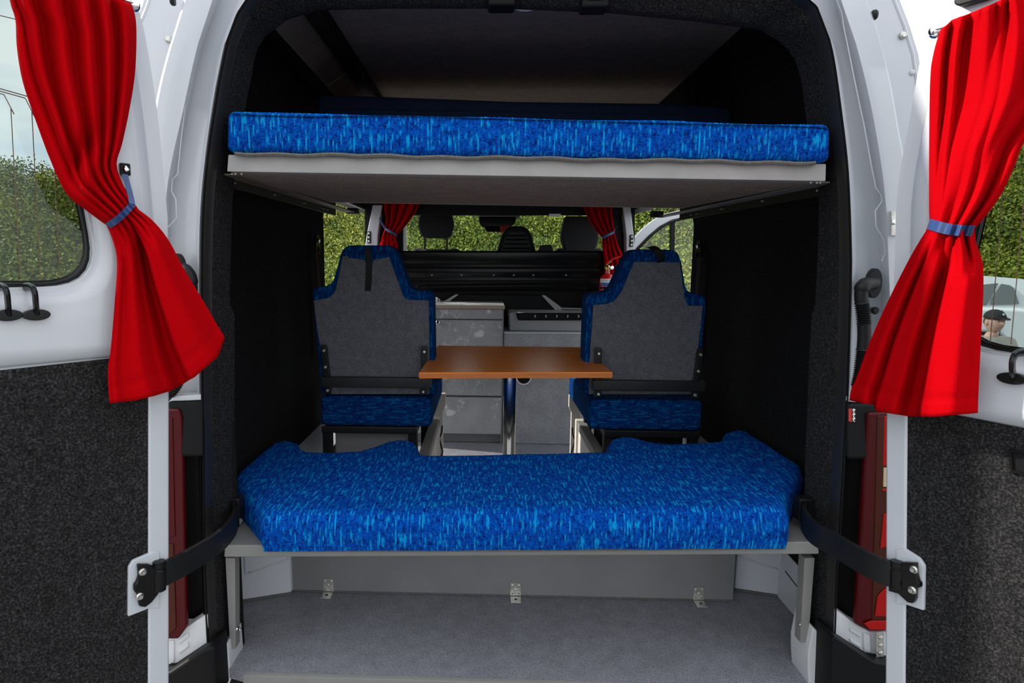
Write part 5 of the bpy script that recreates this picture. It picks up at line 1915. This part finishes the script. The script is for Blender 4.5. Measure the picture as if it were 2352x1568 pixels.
# overhead console with mirror
oc = thing('overhead_console', (W(1146, 500, 4.85).x, 4.85, 1.5), 'dark overhead console with rear view mirror at the windscreen top', 'console')
bm = B()
c0_, c1_ = W(1098, 500, 4.85), W(1195, 482, 4.85)
box(bm, (c0_.x, 4.80, c0_.z), (c1_.x, 5.0, 1.64), 0.015, 3)
put('console_body', bm, 'cooler_grey', oc)
bm = B()
prism(bm, [W(x, y, 4.80) for x, y in ((1099, 497), (1187, 497), (1184, 512), (1170, 522), (1110, 522), (1101, 514))], (0, 0.05, 0), 0.012, 3)
put('mirror_housing', bm, 'black_gloss', oc)
bm = B()
prism(bm, [W(x, y, 4.80) for x, y in ((1112, 520), (1160, 520), (1156, 532), (1118, 532))], (0, 0.04, 0), 0.006)
put('sensor_housing', bm, 'black_plastic', oc)
bm = B()
prism(bm, [W(x, y, 4.78) for x, y in ((1148, 518), (1170, 517), (1160, 534), (1150, 534))], (0, 0.02, 0), 0.004)
put('red_tag', bm, 'red_print', oc)

# curtains at the bulkhead, tied back
def small_curtain(label, Lu, Ru, Ll, Rl, hem, tie, tail, ph):
    o = thing('bulkhead_curtain', BW(Ll[-1][0], Ll[-1][1], -0.08), label, 'curtain', 'red curtains at the bulkhead')
    place = lambda x, y, w: W(x, y, YB - 0.075 - w)
    ff = lambda u, v: 0.020 * (1 - 0.4 * v) * math.sin(2 * math.pi * (4 * u + ph)) + 0.006 * math.sin(2 * math.pi * (8.5 * u + 0.2 * v))
    bm = curtain_mesh(place, Lu, Ru, Ll, Rl, hem, [Lu[0], Ru[0]], 0.0, ff, [(0, 0), (0.13, 0.022), (0.26, -0.015), (0.4, 0.02), (0.52, -0.018), (0.66, 0.022), (0.8, -0.016), (0.92, 0.018), (1, 0)], None, nu=64, nv=24)
    c = put('cloth', bm, 'red_cloth', o, smooth=80, wn=False)
    solid(c)
    (x0, y0), (x1, y1) = tie
    pts = [place(x0 + (x1 - x0) * t, y0 + (y1 - y0) * t, 0.022 + 0.012 * math.sin(math.pi * t)) for t in [i / 12 for i in range(13)]]
    bm = B()
    strip(bm, pts + [place(x1, y1, -0.03), place(x0, y0, -0.03), pts[0]], Vector((0, -1, 0)), Vector((0, 0, 0.008)))
    tb = put('tieback', bm, 'blue_tape', o, wn=False)
    bm = B()
    strip(bm, [place(x, y, 0.01) for x, y in tail], Vector((0, -1, 0)), Vector((0.004, 0, 0.006)))
    put('tieback_tail', bm, 'blue_tape', tb, wn=False)
small_curtain('short red curtain at the bulkhead above the left seat', [(878, 395), (882, 470), (887, 500), (885, 524)], [(985, 395), (963, 470), (935, 515), (912, 540)],
    [(884, 527), (874, 556), (862, 590), (850, 660)], [(911, 543), (914, 570), (917, 610), (922, 660)], [(850, 660), (885, 668), (922, 660)], ((884, 525), (912, 541)), [(885, 525), (876, 512), (872, 500)], 0.1)
small_curtain('short red curtain behind the fire extinguisher at the bulkhead', [(1318, 395), (1342, 480), (1360, 518), (1382, 545)], [(1402, 395), (1405, 480), (1408, 510), (1411, 531)],
    [(1383, 548), (1384, 570), (1388, 600), (1390, 690)], [(1411, 535), (1420, 565), (1433, 600), (1440, 690)], [(1390, 690), (1415, 695), (1440, 690)], ((1382, 547), (1411, 533)), [(1410, 534), (1414, 524), (1417, 521)], 0.35)

# fire extinguisher on the low cabinet
Yx = 3.60
ex = thing('fire_extinguisher', Vector((W(1393, 700, Yx).x, Yx, zt2 + 0.006)), 'red fire extinguisher with brass valve standing by the right seat', 'extinguisher')
b0 = Vector(ex.location)
zt_ = W(1393, 628, Yx).z
h = zt_ - b0.z
r = 0.046
bm = B()
lathe(bm, b0, (0, 0, 1), [(0.0, r * 0.9), (0.006, r), (h - 0.05, r), (h - 0.03, r * 0.94), (h - 0.014, r * 0.76), (h - 0.003, r * 0.45), (h, r * 0.32), (h + 0.022, r * 0.30)], 28)
put('cylinder', bm, 'red_paint', ex)
bm = B()
lathe(bm, b0 + Vector((0, 0, h + 0.02)), (0, 0, 1), [(0, 0.014), (0.012, 0.016), (0.022, 0.012), (0.028, 0.009)], 14)
lathe(bm, b0 + Vector((-0.02, 0, h + 0.034)), (1, 0, 0), [(0, 0.009), (0.04, 0.009)], 12)
put('valve', bm, 'brass', ex)
bm = B()
lathe(bm, b0 + Vector((0.018, -0.014, h + 0.034)), (0.2, -1, 0), [(0, 0.011), (0.008, 0.012), (0.010, 0.009)], 14)
put('gauge', bm, 'chrome', ex)
bm = B()
tube(bm, [b0 + Vector((-0.012, 0, h + 0.048)), b0 + Vector((0.01, 0, h + 0.066)), b0 + Vector((0.02, 0, h + 0.072))], 0.005, 6)
put('lever', bm, 'brass', ex)
bm = B()
tube(bm, smooth_path([b0 + Vector((-0.01, 0, h + 0.06)), b0 + Vector((0.03, 0, h + 0.085)), b0 + Vector((0.07, 0, h + 0.10))], 4), 0.006, 8)
put('carry_handle', bm, 'red_paint', ex)
bm = B()
tube(bm, smooth_path([b0 + Vector((0.02, 0, h + 0.034)), b0 + Vector((0.05, 0.0, h + 0.04)), b0 + Vector((0.065, 0, h - 0.02)), b0 + Vector((0.055, 0, h - 0.10))], 6), 0.006, 8)
put('hose', bm, 'rubber', ex)
def band(z0_, z1_, m, nm, a0=200, a1=340, rr=r + 0.0008):
    bm = B()
    rows = [[b0 + Vector((rr * math.cos(R(t)), rr * math.sin(R(t)), zz)) for t in range(a0, a1 + 1, 10)] for zz in (z0_, z1_)]
    loft(bm, rows)
    return put(nm, bm, m, ex)
zz = lambda py: W(1393, py, Yx - r).z - b0.z
band(zz(649), zz(640), 'white_print', 'label_band')
lb = band(zz(657), zz(649), 'blue_print', 'label_band')
band(zz(664), zz(659), 'black_plastic', 'label_band')
bm = B()
for i in range(11):
    a_ = R(222 + i * 9.5)
    p = b0 + Vector(((r + 0.0016) * math.cos(a_), (r + 0.0016) * math.sin(a_), zz(644.5)))
    tube(bm, [p + Vector((0, 0, -0.003)), p + Vector((0, 0, 0.003))], 0.0012, 4)
    p = b0 + Vector(((r + 0.0016) * math.cos(a_), (r + 0.0016) * math.sin(a_), zz(669)))
    tube(bm, [p + Vector((0, 0, -0.005)), p + Vector((0.003, 0, 0.005))], 0.0014, 4)
put('label_print', bm, 'cooler_grey', ex, kind='stuff')

# seat belts on the side walls
for s, x, y, path, lab in ((-1, 727, 562, [(727, 575), (730, 620), (733, 660)], 'black seat belt hanging from its ring on the left wall'), (1, 1607, 575, [(1607, 590), (1604, 630), (1601, 680)], 'black seat belt hanging from its ring on the right wall')):
    X = s * 0.82
    c = WX(x, y, X)
    o = thing('seat_belt', c - Vector((0, 0, 0.4)), lab, 'belt', 'seat belts on the side walls')
    bm = B()
    ov = [c + Vector((0, 0.035 * math.cos(t), 0.045 * math.sin(t))) for t in [2 * math.pi * k / 16 for k in range(16)]]
    ovi = [c + Vector((0, 0.018 * math.cos(-t), 0.012 * math.sin(-t) - 0.018)) for t in [2 * math.pi * k / 12 for k in range(12)]]
    plate(bm, ov, [ovi], Vector((-s * 0.008, 0, 0)))
    put('belt_ring', bm, 'black_gloss', o)
    bm = B()
    screw(bm, c + Vector((-s * 0.008, 0, 0.018)), (-s, 0, 0), 0.012, 0.008)
    put('ring_bolt', bm, 'chrome', o)
    bm = B()
    pth = [WX(px, py, X - s * 0.012) for px, py in path]
    pth.append(Vector((pth[-1].x, pth[-1].y, 0.62)))
    strip(bm, pth, Vector((-s, 0, 0)), Vector((0, 0.022, 0)))
    put('webbing', bm, 'black_plastic', o, wn=False)

# ================================================================== OPEN FRONT PASSENGER DOOR
YD = 4.35
fd = thing('passenger_door', W(1520, 900, YD), 'open front passenger door with white window frame, seen past the right seat', 'door', None, 'thing')
def FD(x, y, dy=0):
    p = W(x, y, YD + dy)
    return p
bm = B()
outer = [(1452, 552), (1478, 524), (1505, 503), (1530, 490), (1570, 480), (1640, 474), (1660, 480), (1665, 1000), (1452, 1000)]
hole = [(1462, 572), (1490, 543), (1516, 521), (1540, 508), (1575, 498), (1640, 492), (1645, 690), (1470, 690)]
plate(bm, [FD(x, y) for x, y in outer], [[FD(x, y) for x, y in hole[::-1]]], (0, 0.05, 0))
put('door_panel', bm, 'white_paint', fd)
bm = B()
tube(bm, [FD(x + 1, y + 1, -0.004) for x, y in hole] + [FD(hole[0][0] + 1, hole[0][1] + 1, -0.004)], 0.012, 6)
put('window_seal', bm, 'rubber', fd)
bm = B()
prism(bm, [FD(x, y, 0.02) for x, y in hole], (0, 0.005, 0))
put('window_pane', bm, 'clear_glass', fd)
bm = B()
prism(bm, [FD(x, y, -0.004) for x, y in ((1538, 690), (1541, 505), (1551, 502), (1548, 690))], (0, 0.03, 0), 0.004)
put('window_divider', bm, 'black_plastic', fd)

# ================================================================== MAN SEATED BY THE WHITE CAR (seen through the right door window)
YM = 6.6
hc = W(2284, 736, YM)
seat_z = hc.z - 0.80
man = thing('person', (hc.x, YM, GZ), 'man in black cap and light grey tee shirt seated beside the white car', 'person')
def skin_body(name, verts, edges, m, parent, levels=2):
    me = bpy.data.meshes.new(name)
    off = ORG[parent.name]
    me.from_pydata([Vector(v[0]) - off for v in verts], edges, [])
    o = bpy.data.objects.new(name, me)
    COL.objects.link(o)
    o.parent = parent
    ORG[o.name] = off
    md = o.modifiers.new('skin', 'SKIN')
    md.use_smooth_shade = True
    for i, v in enumerate(verts):
        sk = me.skin_vertices[0].data[i]
        r_ = v[1]
        sk.radius = r_ if isinstance(r_, tuple) else (r_, r_)
        sk.use_root = (i == 0)
    sb = o.modifiers.new('sub', 'SUBSURF')
    sb.levels = levels
    sb.render_levels = levels
    me.materials.append(MATS[m])
    return o
face = Vector((0.05, -1.0, 0)).normalized()      # where he looks
sd = Vector((face.y, -face.x, 0))               # his right-hand side
pel = Vector((hc.x, YM + 0.06, seat_z + 0.10))
chest = Vector((hc.x, YM + 0.03, hc.z - 0.345))
neck = Vector((hc.x, YM + 0.01, hc.z - 0.16))
vs = [(pel, (0.15, 0.11)), (pel.lerp(chest, 0.5), (0.13, 0.095)), (chest, (0.14, 0.095)), (chest.lerp(neck, 0.5), (0.10, 0.07)), (neck - Vector((0, 0, 0.01)), (0.058, 0.058)), (neck + Vector((0, 0, 0.05)), (0.058, 0.058))]
ed = [(0, 1), (1, 2), (2, 3), (3, 4), (4, 5)]
hands = []
for s in (-1, 1):
    sh_ = chest + sd * s * 0.20 + Vector((0, 0, 0.10))
    el = chest + sd * s * 0.27 + face * 0.10 + Vector((0, 0, -0.20))
    wr = pel + sd * s * 0.13 + face * 0.36 + Vector((0, 0, GZ + 0.60 - pel.z))
    i0 = len(vs)
    vs += [(sh_, 0.060), (sh_.lerp(el, 0.5), 0.052), (el, 0.048), (el.lerp(wr, 0.5), 0.043), (wr, 0.030)]
    ed += [(3, i0), (i0, i0 + 1), (i0 + 1, i0 + 2), (i0 + 2, i0 + 3), (i0 + 3, i0 + 4)]
    hands.append((wr, s))
for s in (-1, 1):
    hp_ = pel + sd * s * 0.10
    kn = pel + sd * s * 0.16 + face * 0.40 + Vector((0, 0, GZ + 0.47 - pel.z))
    an = Vector((kn.x, kn.y, GZ + 0.09)) + face * 0.06
    i0 = len(vs)
    vs += [(hp_ + face * 0.06, 0.095), (kn, 0.065), (kn.lerp(an, 0.45), 0.056), (an, 0.042)]
    ed += [(0, i0), (i0, i0 + 1), (i0 + 1, i0 + 2), (i0 + 2, i0 + 3)]
skin_body('body', vs, ed, 'skin', man)
# clothes over the body
vs = [(pel + Vector((0, 0, 0.02)), (0.18, 0.14)), (pel.lerp(chest, 0.5), (0.175, 0.13)), (chest, (0.205, 0.14)), (chest.lerp(neck, 0.5), (0.18, 0.115)), (neck - Vector((0, 0, 0.02)), (0.085, 0.08))]
ed = [(0, 1), (1, 2), (2, 3), (3, 4)]
for s in (-1, 1):
    sh_ = chest + sd * s * 0.20 + Vector((0, 0, 0.10))
    el = chest + sd * s * 0.27 + face * 0.10 + Vector((0, 0, -0.20))
    i0 = len(vs)
    vs += [(sh_, 0.085), (sh_.lerp(el, 0.75), 0.075)]
    ed += [(3, i0), (i0, i0 + 1)]
skin_body('tee_shirt', vs, ed, 'tee_shirt', man)
bm = B()
p = chest + face * 0.135 + Vector((0, 0, 0.06))
for k in range(3):
    tube(bm, [p + sd * (-0.06 + k * 0.02) + face * 0.01 + Vector((0, 0, -0.012)), p + sd * (-0.055 + k * 0.02) + face * 0.01 + Vector((0, 0, 0.012))], 0.004, 5)
put('chest_print', bm, 'white_print', man, kind='stuff')
for s in (-1, 1):
    hp_ = pel + sd * s * 0.10
    kn = pel + sd * s * 0.16 + face * 0.40 + Vector((0, 0, GZ + 0.47 - pel.z))
    an = Vector((kn.x, kn.y, GZ + 0.09)) - face * 0.02
    skin_body('trouser_leg', [(hp_, 0.11), (kn, 0.08), (kn.lerp(an, 0.5), 0.072), (an, 0.068)], [(0, 1), (1, 2), (2, 3)], 'trousers', man)
    skin_body('shoe', [(an - face * 0.05 - Vector((0, 0, 0.045)), (0.045, 0.042)), (an + face * 0.06 - Vector((0, 0, 0.045)), (0.048, 0.042)), (an + face * 0.16 - Vector((0, 0, 0.055)), (0.045, 0.030))], [(0, 1), (1, 2)], 'rubber', man)
for wr, s in hands:
    fw = (face * 0.8 - Vector((0, 0, 0.6))).normalized()
    hv = [(wr, (0.028, 0.022)), (wr + fw * 0.045, (0.038, 0.018)), (wr + fw * 0.085, (0.040, 0.016))]
    skin_body('hand', hv, [(0, 1), (1, 2)], 'skin', man)
    hp_ = wr + fw * 0.085
    for k, (q, l) in enumerate(((-0.03, 0.06), (-0.01, 0.072), (0.01, 0.068), (0.03, 0.052))):
        a0 = hp_ + sd * q
        skin_body('finger', [(a0 - fw * 0.015, 0.009), (a0 + fw * l * 0.45, 0.0085), (a0 + fw * l * 0.8 - Vector((0, 0, 0.018)), 0.008), (a0 + fw * l * 0.85 - Vector((0, 0, 0.036)), 0.0065)], [(0, 1), (1, 2), (2, 3)], 'skin', man, 1)
    t0_ = wr + fw * 0.03 - sd * s * 0.03
    skin_body('thumb', [(t0_, 0.012), (t0_ + fw * 0.03 - sd * s * 0.02, 0.010), (t0_ + fw * 0.055 - sd * s * 0.022, 0.008)], [(0, 1), (1, 2)], 'skin', man, 1)
# head
t = B()
bmesh.ops.create_uvsphere(t, u_segments=40, v_segments=28, radius=1.0)
for v in t.verts:
    x, y, z_ = v.co                       # x: his side, y: forwards, z: up
    p = Vector((x * 0.078, y * 0.098, z_ * 0.118))
    if z_ < 0:
        k = -z_
        p.x *= 1 - 0.28 * k
        p.y *= 1 - 0.12 * k
        if y > 0:
            p.y += 0.012 * k * (1 - k) * 2
    if y > 0.3:
        p.y -= 0.010 * math.exp(-((z_ - 0.08) / 0.10) ** 2) * math.exp(-((abs(x) - 0.38) / 0.2) ** 2)          # eye sockets
        p.y += 0.024 * math.exp(-((z_ + 0.18) / 0.13) ** 2) * math.exp(-(x / 0.15) ** 2)                       # nose
        p.y += 0.012 * math.exp(-((z_ - 0.02) / 0.12) ** 2) * math.exp(-(x / 0.11) ** 2)
        p.y += 0.006 * math.exp(-((z_ - 0.24) / 0.07) ** 2) * math.exp(-(x / 0.6) ** 2)                        # brow
        p.y += 0.007 * math.exp(-((z_ + 0.45) / 0.06) ** 2) * math.exp(-(x / 0.28) ** 2)                       # lips
        p.y -= 0.006 * math.exp(-((z_ + 0.51) / 0.025) ** 2) * math.exp(-(x / 0.3) ** 2)
        p.y += 0.010 * math.exp(-((z_ + 0.80) / 0.15) ** 2) * math.exp(-(x / 0.3) ** 2)                        # chin
    v.co = hc + sd * p.x + face * p.y + Vector((0, 0, p.z - 0.012))
hd = put('head', merge(B(), t), 'skin', man, smooth=80, wn=False)
def HP(x, y, z_):
    return hc + sd * x + face * y + Vector((0, 0, z_ - 0.012))
for s in (-1, 1):
    bm = B()
    tt = B()
    bmesh.ops.create_uvsphere(tt, u_segments=14, v_segments=10, radius=1.0)
    for v in tt.verts:
        v.co = HP(s * 0.076 + v.co.x * 0.010, -0.008 + v.co.y * 0.020, -0.005 + v.co.z * 0.032)
    merge(bm, tt)
    put('ear', bm, 'skin', hd, smooth=80)
    bm = B()
    tt = B()
    bmesh.ops.create_uvsphere(tt, u_segments=12, v_segments=8, radius=1.0)
    for v in tt.verts:
        v.co = HP(s * 0.030 + v.co.x * 0.011, 0.078 + v.co.y * 0.008, 0.009 + v.co.z * 0.006)
    merge(bm, tt)
    put('eye', bm, 'white_print', hd, smooth=80)
    bm = B()
    lathe(bm, HP(s * 0.030, 0.084, 0.009), face, [(0, 0.005), (0.002, 0.005)], 10)
    put('iris', bm, 'hair_brown', hd)
    bm = B()
    tube(bm, [HP(s * 0.014, 0.094, 0.026), HP(s * 0.032, 0.093, 0.031), HP(s * 0.05, 0.080, 0.026)], 0.0035, 6)
    put('eyebrow', bm, 'hair_brown', hd)
tt = B()
bmesh.ops.create_uvsphere(tt, u_segments=28, v_segments=16, radius=1.0)
bmesh.ops.delete(tt, geom=[v for v in tt.verts if v.co.z < -0.25 or (v.co.y > -0.15 and v.co.z < 0.1)], context='VERTS')
for v in tt.verts:
    v.co = HP(v.co.x * 0.081, v.co.y * 0.102 - 0.002, v.co.z * 0.110)
put('hair', merge(B(), tt), 'hair_brown', man, smooth=80, wn=False)
tt = B()
bmesh.ops.create_uvsphere(tt, u_segments=32, v_segments=20, radius=1.0)
bmesh.ops.delete(tt, geom=[v for v in tt.verts if v.co.z < -0.02], context='VERTS')
for v in tt.verts:
    v.co = HP(v.co.x * 0.088, v.co.y * 0.108, 0.040 + v.co.z * 0.092)
cap = put('cap', merge(B(), tt), 'cap_black', man, smooth=80, wn=False)
bm = B()
pk = [HP(0.075 * math.cos(a1), 0.060 + 0.105 * math.sin(a1) * 1.0, 0.046 - 0.018 * math.sin(a1)) for a1 in [math.pi * k / 14 for k in range(15)]]
prism(bm, pk, (0, 0, 0.005), 0.001, 1)
put('peak', bm, 'cap_black', cap)
bm = B()
lathe(bm, HP(0.0, 0.100, 0.085), face, [(0, 0.012), (0.004, 0.011)], 10)
put('cap_badge', bm, 'white_print', cap)
# folding stool that carries him
st = thing('camp_stool', (pel.x, pel.y, GZ), 'low folding camp stool under the man in the black cap', 'stool')
bm = B()
box(bm, pel + Vector((-0.20, -0.18, -0.135)), pel + Vector((0.20, 0.18, -0.11)), 0.01, 2)
put('stool_seat', bm, 'cap_black', st)
for sx in (-1, 1):
    for sy in (-1, 1):
        bm = B()
        tube(bm, [pel + Vector((sx * 0.18, sy * 0.15, -0.13)), Vector((pel.x - sx * 0.18, pel.y + sy * 0.15, GZ + 0.005))], 0.010, 8)
        put('leg', bm, 'zinc', st)

# ================================================================== WHITE CAR BEHIND HIM
car = thing('parked_car', (8.2, 9.2, GZ), 'white parked hatchback car behind the seated man', 'car')
hd_ = Vector((-0.93, 0.36, 0)).normalized()          # towards its front
sd_ = Vector((hd_.y, -hd_.x, 0))               # side that faces us
cc = Vector((W(2440, 700, 8.4).x, 8.4, GZ))           # rear corner on our side
def CP(l, w, z_):
    return cc + hd_ * l - sd_ * w + Vector((0, 0, z_))
if (CP(0, 1, 0) - CAM).length < (CP(0, 0, 0) - CAM).length:
    sd_ = -sd_
low_p = [(0.0, 0.35), (0.02, 0.62), (0.06, 0.95), (0.45, 1.00), (2.6, 0.98), (3.6, 0.88), (3.95, 0.72), (4.05, 0.40), (3.95, 0.22)]
arches = []
def arch_pts(c, r_=0.36):
    return [(c + r_ * math.cos(R(a1)), 0.22 + max(0, r_ * math.sin(R(a1)) + 0.08)) for a1 in range(0, 181, 20)]
outl = low_p + arch_pts(3.25) + arch_pts(0.78) + [(0.15, 0.22)]
bm = B()
prism(bm, [CP(l, 0.0, z_) for l, z_ in outl], -sd_ * 1.72, 0.05, 3)
put('lower_body', bm, 'car_white', car, smooth=50)
cabp = [(0.08, 0.96), (0.14, 1.16), (0.24, 1.34), (0.42, 1.40), (0.9, 1.44), (1.7, 1.44), (2.2, 1.38), (2.85, 0.97)]
bm = B()
q = [CP(l, 0.12 if z_ > 1.0 else 0.02, z_) for l, z_ in cabp]
q2 = [CP(l, 1.60 if z_ > 1.0 else 1.70, z_) for l, z_ in cabp]
loft(bm, [q, q2])
f1 = bm.faces.new([bm.verts[i] if False else v for i, v in enumerate(list(bm.verts)[:len(q)])])
f2 = bm.faces.new(list(bm.verts)[len(q):][::-1])
put('cabin', bm, 'car_white', car, smooth=40)
def side_z(z_):
    return 0.02 + 0.10 * min(1, max(0, (z_ - 0.97) / 0.08)) if z_ < 1.05 else 0.12
for gp, nm in (([(0.44, 1.06), (0.49, 1.27), (0.54, 1.31), (0.64, 1.33), (0.76, 1.04)], 'quarter_window'), ([(0.79, 1.03), (0.67, 1.335), (1.55, 1.345), (1.59, 1.02)], 'side_window'), ([(1.66, 1.02), (1.62, 1.345), (2.15, 1.30), (2.6, 1.02)], 'side_window')):
    bm = B()
    prism(bm, [CP(l, side_z(z_) - 0.012 if z_ > 1.1 else 0.035, z_) for l, z_ in gp], -sd_ * 0.01, 0.002)
    put(nm, bm, 'car_glass', car)
for l in (0.78, 3.25):
    bm = B()
    lathe(bm, CP(l, 0.20, 0.32), sd_, [(0, 0.2), (0, 0.31), (0.02, 0.32), (0.17, 0.32), (0.19, 0.29), (0.19, 0.22)], 28)
    wh = put('wheel', bm, 'tyre', car)
    bm = B()
    lathe(bm, CP(l, 0.03, 0.32), sd_, [(0, 0.20), (0.02, 0.21), (0.03, 0.18), (0.015, 0.05), (0.03, 0.03)], 20)
    put('wheel_rim', bm, 'zinc', wh)
    bm = B()
    lathe(bm, CP(l, 1.70, 0.32), sd_, [(0, 0.2), (0, 0.31), (0.02, 0.32), (0.17, 0.32), (0.19, 0.29), (0.19, 0.22)], 28)
    put('wheel', bm, 'tyre', car)
for l in (0.62, 2.55):
    bm = B()
    tube(bm, [CP(l, -0.001, 0.30), CP(l + 0.01, -0.001, 0.97)], 0.005, 4)
    put('door_gap', bm, 'black_plastic', car)
bm = B()
box(bm, CP(0.80, -0.005, 0.84) - Vector((0.02, 0.02, 0.012)), CP(0.80, -0.005, 0.84) + Vector((0.10, 0.02, 0.012)), 0.006)
put('door_handle', bm, 'car_white', car)
bm = B()
mp_ = CP(2.35, -0.10, 1.04)
box(bm, mp_ - Vector((0.06, 0.10, 0.07)), mp_ + Vector((0.06, 0.10, 0.07)), 0.03, 3)
put('door_mirror', bm, 'black_gloss', car)
